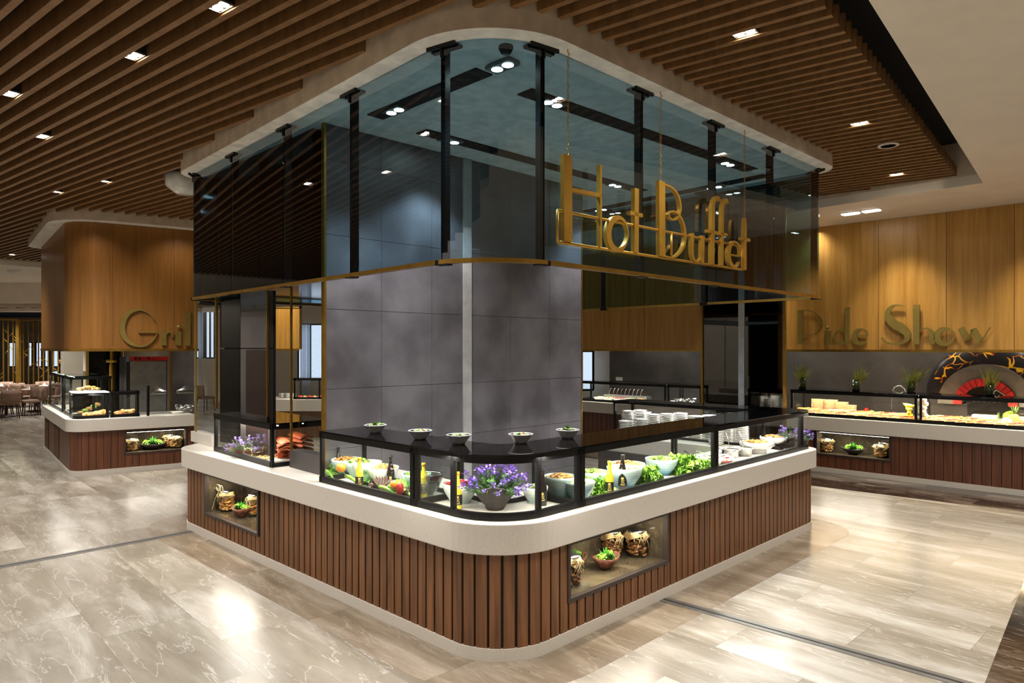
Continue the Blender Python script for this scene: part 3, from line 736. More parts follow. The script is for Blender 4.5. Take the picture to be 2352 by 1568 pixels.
# ================================================================ object builders
def bowl_prof(r, h, base=.5, th=.008, lip=0):
    out = [(0, 0), (r*base, 0), (r*base*1.02, .006)]
    for k in range(1, 9):
        t = k/8; out.append((r*(base+(1-base)*math.sin(t*math.pi/2)**.9), .006+(h-.006)*t))
    inn = [(r-th, h)]
    for k in range(7, -1, -1):
        t = k/8; inn.append((max(.001, r*(base+(1-base)*math.sin(t*math.pi/2)**.9)-th), .012+(h-.012)*t))
    return out+inn+[(0, .014)]
def ceramic(name, top, bot):
    if name in MATS: return MATS[name]
    m = mat(name, top, .22, coat=.5); n, l = nodes(m); b = n['Principled BSDF']
    tc = n.new('ShaderNodeTexCoord'); sx = n.new('ShaderNodeSeparateXYZ'); l.new(tc.outputs['Object'], sx.inputs[0])
    mr = n.new('ShaderNodeMapRange'); mr.inputs[1].default_value = .0; mr.inputs[2].default_value = .17; l.new(sx.outputs[2], mr.inputs[0])
    wv = n.new('ShaderNodeTexWave'); wv.bands_direction = 'Z'; wv.inputs['Scale'].default_value = 14; wv.inputs['Distortion'].default_value = 1.5; l.new(tc.outputs['Object'], wv.inputs['Vector'])
    ad = n.new('ShaderNodeMath'); ad.operation = 'MULTIPLY_ADD'; l.new(wv.outputs[0], ad.inputs[0]); ad.inputs[1].default_value = .16; l.new(mr.outputs[0], ad.inputs[2])
    r = n.new('ShaderNodeValToRGB'); r.color_ramp.elements[0].color = lin(bot)+(1,); r.color_ramp.elements[1].color = lin(top)+(1,); r.color_ramp.elements[0].position = .12; r.color_ramp.elements[1].position = 1.0
    l.new(ad.outputs[0], r.inputs[0]); l.new(r.outputs[0], b.inputs['Base Color']); return m
M_blue = ceramic('blue_ceramic', (200, 218, 216), (46, 132, 158)); M_green = ceramic('green_ceramic', (200, 218, 204), (76, 146, 138)); M_cream = ceramic('cream_ceramic', (236, 236, 226), (170, 196, 188))
def food_mb(r, h, cols, n, sz, seed, flat=.6):
    rnd = random.Random(seed); mb = MB()
    for i in range(n):
        a = rnd.uniform(0, 2*math.pi); q = r*math.sqrt(rnd.random()); z = h*(1-(q/r)**2)
        mb.blob((q*math.cos(a), q*math.sin(a), z), sz*rnd.uniform(.6, 1.2), 1, .25, (1, rnd.uniform(.5, 1), flat), rnd)
    return mb
def foodmat(name, c1, c2, sc=40, c3=None):
    m = mat(name, c1, .5, col2=c2, scale=sc, ramp=(.42, .55))
    return m
F_salad = foodmat('salad_mix', (176, 196, 92), (78, 120, 40), 34); F_pale = foodmat('pale_salad', (232, 230, 190), (160, 190, 100), 40)
F_beans = foodmat('chickpeas', (208, 158, 84), (150, 96, 44), 30); F_tom = foodmat('tomato_mix', (206, 50, 30), (150, 30, 20), 30)
F_pasta = foodmat('pasta_bake', (214, 160, 70), (150, 84, 30), 45); F_mix = foodmat('mixed_salad', (210, 206, 160), (96, 150, 60), 50); F_nuts = foodmat('nuts', (160, 104, 50), (96, 56, 24), 30)
F_redm = foodmat('red_peppers', (200, 44, 26), (120, 30, 18), 30); F_cookie = foodmat('dry_biscuits', (222, 170, 96), (196, 130, 60), 24); F_bread = foodmat('golden_bread', (214, 164, 92), (160, 100, 44), 20)
def bowl(pos, r, h, mm, food, label, cat='bowl', name='serving_bowl', nf=60, sz=.02, grp=None, fh=.03, base=.5, seed=1, lift=0, foodm='food'):
    if pos[2] < 1: pos = fit(pos, r)
    t = thing(name, label, cat, pos, 0, grp)
    MB().lathe(bowl_prof(r, h, base), seg=32).build('bowl_body', mm, t)
    if food:
        o = food_mb(r*.86, fh, None, nf, sz, seed).build(foodm, food, t, loc=(0, 0, h-.02+lift)); MB().lathe([(0, .0), (r*.88, -.02), (r*.88, -.03), (0, -.03)], (0, 0, .008)).build('food_bed', food, o)
    return t
def D(px, py, z=ZD): return tuple(P(px, py, z))
def fit(pos, r, lo=.085, dep=.47):
    """keep a thing of radius r between the front and the back of the island's glass cases"""
    p = Vector(pos[:2]); best = None
    for i in range(1, len(OUT0)):
        a, b = OUT0[i-1], OUT0[i]; t = max(0, min(1, (p-a).dot(b-a)/(b-a).length_squared)); q = a.lerp(b, t); d = (p-q).length
        if best is None or d < best[0]: best = (d, q, (b-a).normalized())
    d, q, t = best; n = Vector((t.y, -t.x)); s = (p-q).dot(n)
    if d > 1.2: return pos
    lo_ = lo+r+.045; hi = max(lo_, lo+dep-r-.01); s2 = max(lo_, min(hi, s)); p = q+n*s2
    return (p.x, p.y, pos[2])
OUT0 = outline(0)
def bottle(pos, mm, capm, h, label, wr=None, text=None, grp=None):
    pos = fit(pos, .035)
    t = thing('sauce_bottle', label, 'bottle', pos, math.atan2(pos[1], pos[0])-math.pi/2, grp); s = h/.25; r = .031*s
    MB().lathe([(0, 0), (r*.92, 0), (r, .006), (r, .105*s), (r*.96, .13*s), (r*.62, .17*s), (r*.42, .2*s), (r*.4, .228*s), (r*.46, .23*s), (r*.46, .236*s), (0, .236*s)], seg=24).build('bottle_body', mm, t)
    MB().lathe([(0, 0), (r*.5, 0), (r*.5, .02*s), (r*.46, .022*s), (0, .022*s)], (0, 0, .228*s), 20).build('cap', capm, t)
    lb = MB().lathe([(r*1.01, .03*s), (r*1.015, .031*s), (r*1.015, .098*s), (r*1.01, .099*s)], seg=24).build('label', M_label, t)
    if text: txt(text, .034*s, (0, -r*1.03, .064*s), 0, M_labelt, lb, rot=(math.pi/2, math.pi/2, 0), ex=.0008, name='label_text')
    MB().box((0, -r*1.02, .085*s), (.018*s, .002, .012*s)).box((0, -r*1.02, .04*s), (.03*s, .002, .004*s)).build('label_print', M_labelt, lb)
    return t
def txt(body, size, loc, rz, m, parent=None, rot=None, ex=.002, name='lettering', align='CENTER'):
    cu = bpy.data.curves.new(name, 'FONT'); cu.body = body; cu.size = size; cu.extrude = ex; cu.align_x = align; cu.align_y = 'CENTER'; cu.resolution_u = 4
    tmp = bpy.data.objects.new(name, cu); COL.objects.link(tmp)
    dg = bpy.context.evaluated_depsgraph_get(); me = bpy.data.meshes.new_from_object(tmp.evaluated_get(dg)); bpy.data.objects.remove(tmp)
    o = bpy.data.objects.new(name, me); COL.objects.link(o); me.materials.clear(); me.materials.append(m)
    if parent: o.parent = parent
    o.location = loc; o.rotation_euler = rot or (math.pi/2, 0, rz); return o
def leafy(pos, r, h, mm, label, n=36, seed=3, name='lettuce_head', cat='lettuce', grp=None, freq=13, amp=.34, parts=True):
    r = min(r, .195)
    if pos[2] < 1 and name == 'lettuce_head': pos = fit(pos, r*.85)
    rnd = random.Random(seed); mb = MB()
    for i in range(n):
        az = rnd.uniform(0, 2*math.pi); el = rnd.uniform(.15, 1.45); L = r*rnd.uniform(.7, .95); wd = L*rnd.uniform(.42, .65); ph = rnd.uniform(0, 6)
        def fn(u, v, az=az, el=el, L=L, wd=wd, ph=ph):
            s = (u-.5)*2; rr = v*L; wv = wd*math.sin(min(1, v*1.15)*math.pi*.62)*s
            ruf = amp*L*(v**2)*(abs(s)*.7+.35)*math.sin(freq*s+ph)*.6+amp*.4*L*v*v*math.sin(freq*2.3*s+ph*2)
            e = el-v*.5
            x = rr*math.cos(e)-ruf*math.sin(e)*.6; z = rr*math.sin(e)*(h/r)+ruf*.5
            return Vector((x*math.cos(az)-wv*math.sin(az), x*math.sin(az)+wv*math.cos(az), max(.003, z)))
        mb.grid(fn, 34, 7)
    o = mb.build(name, mm, None, loc=pos); tag(o, label, cat, grp); return o

# ---- case A : left salad case
bowl(D(860, 1092), .125, .15, M_green, F_salad, 'green bowl of leafy salad behind the dark bottle, leftmost of the bowls', seed=2, nf=90, fh=.05)
bowl(D(884, 1078), .135, .155, M_blue, F_beans, 'pale blue bowl of beans at the back of the left case', seed=3)
bowl(D(889, 1106), .115, .15, M_green, F_pale, 'green bowl of chopped white salad in the middle of the left case', seed=4, nf=90)
bowl(D(936, 1102), .135, .15, M_cream, F_beans, 'pale bowl of grain salad beside the middle post of the left cases', seed=5)
bowl(D(932, 1088), .13, .165, M_cream, None, 'empty cream bowl at the back right of the left case', seed=5)
bowl(D(958, 1128), .12, .15, M_blue, F_salad, 'turquoise bowl of green salad straddling the post left of the corner', seed=6, nf=80)
bottle(D(777, 1088), M_soy, M_label, .25, 'dark sauce bottle at the far left of the salad case')
bottle(D(824, 1122), M_lemon, M_orangecap, .26, 'yellow lemon sauce bottle in the left salad case', text='oliG')
bottle(D(897, 1120), M_soy, M_label, .27, 'dark sauce bottle with clear neck before the white salad bowl', text='oliG')
bottle(D(973, 1140), M_lemon, M_orangecap, .265, 'yellow lemon sauce bottle just right of the first case post', text='oliG')
for i, (x, y, r, h, mm, lb) in enumerate([(790, 1090, .17, .17, M_leaf, 'curly green lettuce around the orange in the left case'), (852, 1112, .14, .14, M_leafd, 'dark feathery greens beside the lemon bottle'),
    (872, 1128, .12, .14, M_redleaf, 'red leaf lettuce in the centre of the left case'), (818, 1092, .11, .15, M_redleaf, 'small red lettuce leaning between orange and lemon bottle'),
    (903, 1140, .15, .16, M_leaf, 'curly green lettuce in front of the dark bottle'), (930, 1145, .11, .11, M_redleaf, 'red lettuce leaves by the right post of the left case'), (752, 1072, .09, .14, M_redleaf, 'dark red leaf at the far left corner of the case')]):
    leafy(D(x, y), r, h, mm, lb, 26, 10+i)
def fruit(pos, r, mm, label, cat, sc=(1, 1, .95), name='orange_fruit', stem=True):
    pos = fit(pos, r); t = thing(name, label, cat, pos); b = MB().blob((0, 0, r*sc[2]), r, 3, 0, sc).build('flesh', mm, t)
    if stem: MB().lathe([(0, 0), (.005, 0), (.003, .008), (0, .01)], (0, 0, 2*r*sc[2]-.004), 6).build('stem', M_leafd, t)
    return t
M_orange = mat('orange_skin', (236, 140, 32), .45, col2=(222, 122, 22), bump=.1, scale=60); M_red = mat('red_pepper_skin', (186, 34, 26), .25, col2=(150, 22, 20), coat=.4); M_chili = mat('green_chili_skin', (120, 160, 50), .3, col2=(90, 132, 36))
fruit((*D(774, 1112)[:2], 1.03), .042, M_orange, 'whole orange on green lettuce at the left of the salad case', 'orange')
fruit((*D(886, 1146)[:2], 1.0), .036, M_orange, 'half hidden orange behind green lettuce near the case post', 'orange', name='orange_fruit')
fruit((*D(820, 1122)[:2], .95), .026, M_red, 'red tomato below the lemon bottle in the left case', 'tomato', name='tomato')
fruit((*D(918, 1146)[:2], .96), .03, M_red, 'red pepper standing near the right post of the left case', 'pepper', (1, 1, 1.7), 'red_pepper')
for (a, b, lb) in (((748, 1096), (770, 1108), 'long green pepper at the left end of the case'), ((795, 1108), (815, 1130), 'pale green long pepper below the orange'), ((868, 1135), (890, 1155), 'pale green long pepper near the second orange'), ((920, 1140), (946, 1162), 'green pepper lying by the first case post')):
    p, q = Vector(fit((*D(*a)[:2], .99), .03)), Vector(fit((*D(*b)[:2], .955), .02)); t = thing('long_pepper', lb, 'pepper', tuple(p)); d = q-p
    MB().tube([d*k/5+Vector((0, 0, .01*math.sin(k))) for k in range(6)], [.016, .017, .016, .013, .009, .003], 10).build('flesh', M_chili, t)
    MB().tube([Vector((0, 0, 0))-d*.02, -d*.1+Vector((0, 0, .012)), -d*.2+Vector((0, 0, .02))], [.005, .004, .004], 6).build('stem', M_leafd, t)

# ---- flower arrangements
def flowers(pos, r, h, label, bm=M_slate, petal=M_purple, seed=1, n=70, spread=1.0, name='flower_bowl', needles=M_leafd, rag=.12):
    rnd = random.Random(seed); t = thing(name, label, 'flower arrangement', pos)
    prof = [(0, 0), (r*.42, 0), (r*.5, h*.2), (r*.75, h*.55), (r*1.0, h*.9), (r*1.02, h), (r*.9, h*.97), (r*.6, h*.6), (0, h*.5)]
    m = MB().lathe(prof, seg=28); m.v = [(x*(1+.06*math.sin(5*math.atan2(y, x)+z*20)), y*(1+.06*math.cos(4*math.atan2(y, x))), z*(1+rag*math.sin(3*math.atan2(y, x)))) for (x, y, z) in m.v]
    m.build('bowl_body', bm, t)
    g = MB(); f = MB(); f2 = MB()
    for i in range(n):
        az = rnd.uniform(0, 2*math.pi); el = rnd.uniform(.1, 1.5); L = r*rnd.uniform(.7, 1.35)*spread
        d = Vector((math.cos(az)*math.cos(el), math.sin(az)*math.cos(el), math.sin(el)*.85)); o = Vector((math.cos(az)*r*.35, math.sin(az)*r*.35, h*.7))
        pts = [o+d*L*k/4+Vector((0, 0, -.02*(k/4)**2)) for k in range(5)]
        g.tube(pts, .0022, 4)
        for k in range(44):
            t_ = rnd.uniform(.2, 1); q = o+d*L*t_; dv = Vector((rnd.uniform(-1, 1), rnd.uniform(-1, 1), rnd.uniform(-.2, 1))).normalized()*r*.19
            s = dv.cross(d); s = s.normalized()*.0042 if s.length > 1e-6 else Vector((.003, 0, 0)); g.add([q-s, q+s, q+dv], [(0, 1, 2)])
        if i % 5 < 3:
            for k in range(20):
                q = o+d*L*(1.0+.25*rnd.random())+Vector((rnd.uniform(-1, 1), rnd.uniform(-1, 1), rnd.uniform(-1, 1)))*r*.1
                dv = Vector((rnd.uniform(-1, 1), rnd.uniform(-1, 1), rnd.uniform(-.3, 1))).normalized()*r*.14; s = dv.cross(Vector((rnd.random(), rnd.random(), 1))).normalized()*r*.06
                (f if k % 3 else f2).add([q, q+dv*.6+s, q+dv, q+dv*.6-s], [(0, 1, 2, 3)])
    g.build('greenery', needles, t); f.build('petals', petal, t); f2.build('pale_petals', M_lilac, t); return t
flowers(D(1137, 1168), .155, .17, 'dark bowl of purple flowers in the centre of the curved corner case', seed=5, n=95, spread=1.0)
# ---- case B contents
bottle(D(1051, 1168), M_lemon, M_orangecap, .27, 'yellow lemon sauce bottle left of the purple flowers', text='oliG')
bottle(D(1246, 1160), M_soy, M_label, .27, 'dark sauce bottle behind the right post of the corner case', text='oliG')
bowl(D(1118, 1140), .135, .15, M_cream, F_tom, 'white and blue bowl of tomatoes behind the purple flowers', seed=7)
bowl(D(1172, 1140), .10, .12, M_cream, F_mix, 'small white bowl half hidden behind the purple flowers', seed=8)
bowl(D(1218, 1128), .13, .17, M_blue, F_beans, 'pale blue banded bowl right of the purple flowers', seed=9)
t = bowl(D(1014, 1128), .16, .17, glass('wrapped_bowl_glass', (.80, .86, .82), 1.6, .15), None, 'clear plastic wrapped bowl behind the left pane of the corner case', name='wrapped_bowl')
# ---- case C contents
bowl(D(1306, 1112), .12, .15, M_green, F_salad, 'green bowl of salad at the back left of the lettuce case', seed=10)
bowl(D(1330, 1146), .125, .14, M_blue, F_pale, 'blue banded bowl of white salad behind the case post', seed=11, nf=90)
bowl(D(1380, 1098), .155, .17, M_blue, F_beans, 'large blue bowl of brown beans at the back of the lettuce case', seed=12)
bowl(D(1434, 1118), .15, .17, M_blue, F_pale, 'turquoise bowl of chopped salad behind the two bottles', seed=13, nf=100)
bowl(D(1512, 1088), .15, .15, M_blue, F_salad, 'blue bowl of green salad between two lettuce heads', seed=14, nf=70)
bottle(D(1400, 1136), M_lemon, M_lemon, .27, 'yellow lemon sauce bottle in the lettuce case', text='oliG')
bottle(D(1430, 1124), M_soy, M_label, .29, 'tall dark sauce bottle in front of the turquoise bowl', text='oliG')
for i, (x, y, r, h, lb) in enumerate([(1302, 1135, .17, .17, 'curly lettuce behind the right pane of the corner case'), (1372, 1130, .15, .16, 'curly lettuce between the blue bowls and the case post'), (1482, 1110, .20, .20, 'large curly green lettuce head right of the bottles'), (1572, 1086, .19, .24, 'largest curly lettuce head near the right post of the case'), (1605, 1078, .14, .12, 'small curly lettuce at the right end of the case')]):
    leafy(D(x, y), r, h, M_leaf, lb, 95, 40+i, freq=10)
M_wh = M_porc
for i, (x, y, r, fm, lb) in enumerate([(1512, 1055, .12, F_pale, 'white dish with a spoon at the back of the lettuce case'), (1552, 1050, .13, F_pale, 'white dish of yoghurt salad behind the largest lettuce'), (1600, 1052, .13, F_mix, 'white oval dish of green salad by the steel spoons'), (1628, 1068, .13, F_mix, 'white bowl by the right post of the lettuce case'), (1658, 1062, .12, F_tom, 'white bowl of red tomatoes just right of the post')]):
    t = bowl(D(x, y), r, .06, M_wh, fm, lb, seed=60+i, nf=50, sz=.014, fh=.015, base=.6)
    a = i*1.1+2.2; MB().tube([(0, 0, .06), (.07*math.cos(a), .07*math.sin(a), .085), (.17*math.cos(a), .17*math.sin(a), .12)], [.008, .004, .006], 6).build('serving_spoon', M_steel, t)
# ---- case D contents
def pedestal(pos, r, label, fm, seed):
    pos = fit(pos, r)
    t = thing('pedestal_dish', label, 'serving dish', pos)
    MB().lathe([(0, 0), (r*.5, 0), (r*.5, .045), (r*.45, .05), (r*.8, .058), (r*.98, .09), (r, .12), (r*.94, .125), (r*.9, .115), (r*.8, .09), (0, .085)], seg=32).build('dish', M_porc, t)
    food_mb(r*.82, .03, None, 90, .016, seed).build('pasta', fm, t, loc=(0, 0, .11)); return t
pedestal(D(1700, 1036), .16, 'white footed dish of pasta at the back of the right case', F_pasta, 71)
pedestal(D(1743, 1040), .16, 'white footed dish of pasta in front, centre of the right case', F_pasta, 72)
pedestal(D(1776, 1026), .155, 'white footed dish of pasta nearest the lavender', F_pasta, 73)
for i, (x, y, lb) in enumerate([(1678, 1050, 'steel pot with ladle right of the case post'), (1708, 1046, 'steel pot with lid and ladle before the white dishes')]):
    t = thing('steel_pot', lb, 'pot', D(x, y)); MB().lathe([(0, 0), (.085, 0), (.09, .07), (.11, .085), (.11, .09), (.085, .085), (.08, .02), (0, .02)], seg=28).build('pot_body', M_steel, t)
    MB().lathe([(0, .0), (.084, 0), (.084, .004), (0, .012)], (0, 0, .075), 28).build('dressing', mat('dressing', (180, 172, 150), .3), t)
    MB().tube([(0, 0, .07), (-.02, 0, .16), (-.05, 0, .26), (-.08, 0, .25)], [.007, .005, .005, .005], 6).build('ladle', M_steel, t)
flowers(D(1818, 1026), .12, .12, 'dark bowl with lavender at the right end of the island', seed=9, n=60, petal=M_lilac, spread=1.1)
flowers(D(1847, 1019), .09, .11, 'dark bowl with purple blossoms in the rounded right end case', seed=12, n=50, petal=M_purple, spread=.8)
# ---- salad bowls on the black shelf
def shelfbowl(px, py, label, seed, tall):
    pos = tuple(P(px, py, 1.378)); t = thing('shelf_salad_bowl', label, 'bowl', pos, 0, 'small salad bowls on the black glass shelf'); r = .093
    MB().lathe([(0, 0), (r*.45, 0), (r*.62, .02), (r*.92, .06), (r*1.03, .066), (r*1.03, .07), (r*.9, .068), (r*.6, .03), (0, .02)], seg=32).build('bowl_body', M_greyporc, t)
    MB().lathe([(r*.9, .0665), (r*1.04, .0665), (r*1.04, .0715), (r*.9, .0715), (r*.9, .0665)], seg=32).build('white_rim', M_porc, t)
    food_mb(r*.72, .02, None, 46, .013, seed).build('salad', F_mix, t, loc=(0, 0, .055))
    lf = MB(); rnd = random.Random(seed)
    for k in range(9):
        a = rnd.uniform(0, 6.3); L = .035*rnd.uniform(.8, 1.2+.9*tall); o = Vector((rnd.uniform(-.02, .03), rnd.uniform(-.02, .02), .065)); d = Vector((math.cos(a)*.8, math.sin(a)*.8, rnd.uniform(.2, .5+tall))).normalized(); s = d.cross(Vector((0, 0, 1))).normalized()
        lf.grid(lambda u, v: o+d*L*v+s*(u-.5)*L*.7*math.sin(v*math.pi)+Vector((0, 0, -.3*L*v*v)), 4, 4)
    lf.build('herb_leaves', M_leaf, t)
    if seed % 2: MB().blob((.02, -.02, .075), .009, 2).build('tomato_piece', M_red, t)
for i, (x, y, lb, tl) in enumerate([(862, 994, 'leftmost small salad bowl on the black shelf', .8), (965, 1008, 'second small salad bowl from the left, with a tomato piece', .2), (1054, 1019, 'third small salad bowl, left of the pale wall strip', .1), (1196, 1017, 'fourth small salad bowl, right of the pale wall strip', .1), (1304, 1006, 'rightmost small salad bowl with a mint sprig', 1.0)]):
    shelfbowl(x, y, lb, 100+i*3, tl)
# ---- left case contents
flowers(D(566, 1048), .13, .08, 'bark basket of lavender on straw in the left case', bm=M_bark, petal=M_lilac, seed=21, n=46, spread=1.0, needles=mat('grey_green', (120, 132, 96), .6, col2=(84, 100, 62)))
st = MB(); rnd = random.Random(4)
pA_, pB_, pC_, pD_ = D(510, 1033), D(622, 1068), D(640, 1052), D(560, 1020)
for i in range(1500):
    u, v = rnd.random(), rnd.random(); b = Vector(pA_).lerp(Vector(pB_), u).lerp(Vector(pD_).lerp(Vector(pC_), u), v)+Vector((0, 0, rnd.uniform(.004, .035)*(1 if rnd.random() < .8 else 2)))
    a = rnd.uniform(0, 6.3); d = Vector((math.cos(a), math.sin(a), rnd.uniform(-.2, .3)))*rnd.uniform(.03, .07); s = Vector((-math.sin(a), math.cos(a), .3))*.0022; st.add([b-s, b+s, b+d+s, b+d-s], [(0, 1, 2, 3)])
o = st.build('straw_bedding', M_straw); tag(o, 'loose golden straw spread over the floor of the left case', 'straw', kind='stuff')
lt = MB(); c = Vector(D(571, 1052)); 
k = thing('twig_loop', 'pale bent twig loop leaning on the lavender basket', 'twig', tuple(c)); MB().tube([Vector((.045*math.cos(a*.5), -.02, .055+.055*math.sin(a*.5))) for a in range(14)], .004, 6).build('twig', M_tan, k)
def tileslab(p, rz, tilt, label, L=.26, w_=.15):
    t = tag(MB().grid(lambda u, v: Vector(((u-.5)*w_, (v-.5)*L, .035*math.sin(u*math.pi))), 8, 1, True).build('terracotta_tile', M_terra, None, loc=p), label, 'roof tile', 'terracotta tiles in the left case')
    m = t.modifiers.new('s', 'SOLIDIFY'); m.thickness = .014; t.rotation_euler = (tilt, 0, rz); return t
c0 = Vector(D(650, 1062)); r2 = lambda s: None
TL = [(.0, .05, .105, .4, 0, 'lowest flat tile on the terracotta blocks'), (.005, .055, .13, .46, 0, 'second tile on the terracotta blocks'), (-.005, .06, .155, .36, 0, 'third tile on the terracotta blocks'), (.01, .06, .18, .5, .06, 'top tile on the terracotta blocks'),
 (.10, .24, .0, .9, 0, 'lowest tile of the rear stack'), (.11, .24, .045, .8, 0, 'second tile of the rear stack'), (.10, .25, .09, .95, 0, 'third tile of the rear stack'), (.11, .24, .135, .85, 0, 'fourth tile of the rear stack'), (.10, .24, .18, .9, 0, 'fifth tile of the rear stack'), (.10, .25, .225, .8, .08, 'topmost curved tile of the rear stack'),
 (-.10, .26, .0, 1.2, 0, 'lowest tile behind the lavender'), (-.10, .27, .045, 1.1, 0, 'second tile behind the lavender'), (-.11, .26, .09, 1.25, 0, 'third tile behind the lavender'), (-.10, .27, .135, 1.1, 0, 'fourth tile behind the lavender'), (-.11, .27, .18, 1.2, .06, 'top tile behind the lavender')]
for (dx, dy, dz, rz, tl, lb) in TL: tileslab((c0.x+dx, c0.y+dy, ZD+.012+dz), rz, tl, 'orange terracotta, '+lb)
for i, (dx, dy) in enumerate([(-.04, .03), (.06, .05)]):
    b = MB().box((0, 0, .05), (.05, .06, .10), rz=.4).build('terracotta_block', M_terra, None, loc=(c0.x+dx, c0.y+dy, ZD)); tag(b, ['terracotta block left foot of the tile stack', 'terracotta block right foot of the tile stack'][i], 'block')
b = MB().box((0, 0, .02), (.3, .16, .04), rz=.7).build('white_block', M_deck, None, loc=(c0.x+.02, c0.y-.02, ZD+.002)); tag(b, 'white stone block under the terracotta tiles', 'block')
#@@SECTION4
# ================================================================ plates
def plate_mesh():
    return MB().lathe([(0, 0), (.07, 0), (.085, .006), (.125, .018), (.125, .021), (.083, .010), (0, .006)], seg=22)
pl0 = plate_mesh().build('dinner_plate', M_porc); firstp = [True]
def stack(x, y, z, n, label, grp, mm=None, sc=1.0, sp=.016):
    for k in range(n):
        jx, jy = random.uniform(-.003, .003), random.uniform(-.003, .003)
        o = pl0 if firstp[0] else dup(pl0)
        if firstp[0]: firstp[0] = False
        o.location = (x+jx, y+jy, z+k*sp*sc); o.scale = (sc, sc, sc*(1.5 if sp > .02 else 1))
        f = n-1-k; tag(o, label.replace(' plate in', ' plate, %s, in' % ORD[f]), 'plate', grp)
        if mm:
            if 'brown' not in MATS_PL: me = pl0.data.copy(); me.materials.clear(); me.materials.append(mm); MATS_PL['brown'] = me
            o.data = MATS_PL['brown']
MATS_PL = {}
ORD = ['topmost', 'second from top']+[w+' from top' for w in 'third fourth fifth sixth seventh eighth ninth tenth eleventh twelfth thirteenth fourteenth fifteenth sixteenth seventeenth eighteenth'.split()]
names = ['nearest the core wall', 'second from the core wall', 'third from the core wall', 'fourth from the core wall', 'fifth from the core wall', 'sixth from the core wall', 'seventh from the core wall', 'eighth from the core wall', 'nearest the lavender']
for i in range(9):
    p = I(4.84, 2.44-.205*i)
    stack(p.x, p.y, ZD+.002, [14, 15, 13, 14, 15, 14, 15, 13, 14][i], 'white plate in the case stack %s' % names[i], 'white plates stacked in the far glass case', None, .74, .029)
for i in range(4):
    p = I(5.04, 2.3-.42*i); stack(p.x, p.y, ZD+.002, 13, 'white plate in the %s back row case stack' % ['first', 'second', 'third', 'fourth'][i], 'white plates in the back row of the far glass case', None, .74, .029)
for i, (a, b, n) in enumerate([(4.6, 2.3, 9), (4.6, 2.05, 11), (4.6, 1.0, 12)]):
    p = I(a, b); stack(p.x, p.y, ZD+.002, n, 'white plate in the %s staff side stack' % ['left low', 'right low', 'far right'][i], 'white plates stacked on the staff side', None, .74, .029)
# service trolley with tub between the end counter and the rear counter
tp = P(1462, 983, .86)
tr = thing('service_trolley', 'steel trolley with plastic tub behind the end counter', 'trolley', (tp.x, tp.y, 0), .8)
MB().box((0, 0, .84), (.6, .45, .03)).build('tray_top', M_steelm, tr)
for sx in (-1, 1):
    for sy in (-1, 1): MB().tube([(sx*.27, sy*.2, 0), (sx*.27, sy*.2, .83)], .014, 8).build('leg', M_steelm, tr)
tb = MB(); tb.add([(-.2, -.12, 0), (.2, -.12, 0), (.2, .12, 0), (-.2, .12, 0), (-.26, -.16, .09), (.26, -.16, .09), (.26, .16, .09), (-.26, .16, .09), (-.25, -.15, .09), (.25, -.15, .09), (.25, .15, .09), (-.25, .15, .09), (-.19, -.11, .01), (.19, -.11, .01), (.19, .11, .01), (-.19, .11, .01)],
    [(0, 3, 2, 1)]+[(i, (i+1) % 4, 4+(i+1) % 4, 4+i) for i in range(4)]+[(4+i, 4+(i+1) % 4, 8+(i+1) % 4, 8+i) for i in range(4)]+[(8+i, 8+(i+1) % 4, 12+(i+1) % 4, 12+i) for i in range(4)]+[(12, 13, 14, 15)])
tag(tb.build('plastic_tub', M_porc, None, loc=(tp.x, tp.y, .856)), 'pale plastic tub on the trolley behind the end counter', 'tub')
yp = (tp.x+.14, tp.y+.30, .0)
t = thing('pasta_tub', 'small tub of yellow spaghetti beside the plastic tub', 'tub', (tp.x+.12, tp.y+.16, .856)); MB().lathe([(0, 0), (.04, 0), (.055, .1), (.05, .1), (.035, .01), (0, .01)], seg=16).build('container', M_clear, t)
m = MB(); rnd = random.Random(2)
for k in range(30): a = rnd.uniform(0, 6.3); m.tube([(.02*math.cos(a), .02*math.sin(a), .01), (.05*math.cos(a), .05*math.sin(a), .17)], .0022, 4)
m.build('spaghetti', mat('spaghetti', (230, 196, 80), .5), t)

# ================================================================ rear half of the island (seen past the core wall and in the mirror)
rc = thing('rear_counter', 'second walnut clad counter behind the grey tiled wall', 'counter')
rp = [I(LR, 5.3), I(LR, 3.62), I(4.55, 3.62), I(4.55, 4.6)]
MB().strip(rp, .04, .085, .726, .05).build('slat_panel', M_walnut2, rc); MB().strip(rp, .04, 0, .085, .045).build('plinth', M_stone, rc)
o = MB().prism([tuple(v) for v in (I(LR, 5.3), I(LR, 3.6), I(4.5, 3.6), I(4.5, 5.3))], .726, .932).build('stone_countertop', M_stone, bevel=.008); tag(o, 'stone worktop of the counter behind the grey tiled wall', 'countertop')
rcp = [I(LR-.06, 5.2), I(LR-.06, 3.7)]
case(rcp, 0, 1.5, .55, 1.378, [.5], 'black framed glass case on the counter behind the grey wall')
q = I(LR-.3, 3.95); bowl((q.x, q.y, 1.0-.066), .14, .08, M_porc, F_redm, 'white bowl of red food in the case behind the grey wall') if False else None
for i, (b_, fm) in enumerate([(4.0, F_tom), (4.4, F_bread), (4.85, F_salad)]):
    q = I(LR-.33, b_); t = thing('serving_tray', 'white tray of %s in the rear glass case' % ['tomatoes', 'golden bread', 'salad'][i], 'tray', (q.x, q.y, ZD+.002), math.atan2(DL.y, DL.x))
    MB().box((0, 0, .02), (.34, .26, .04)).build('tray_body', M_porc, t); food_mb(.11, .03, None, 40, .02, 5+i).build('food', fm, t, loc=(0, 0, .045))
wb = P(1350, 1000, .70); 
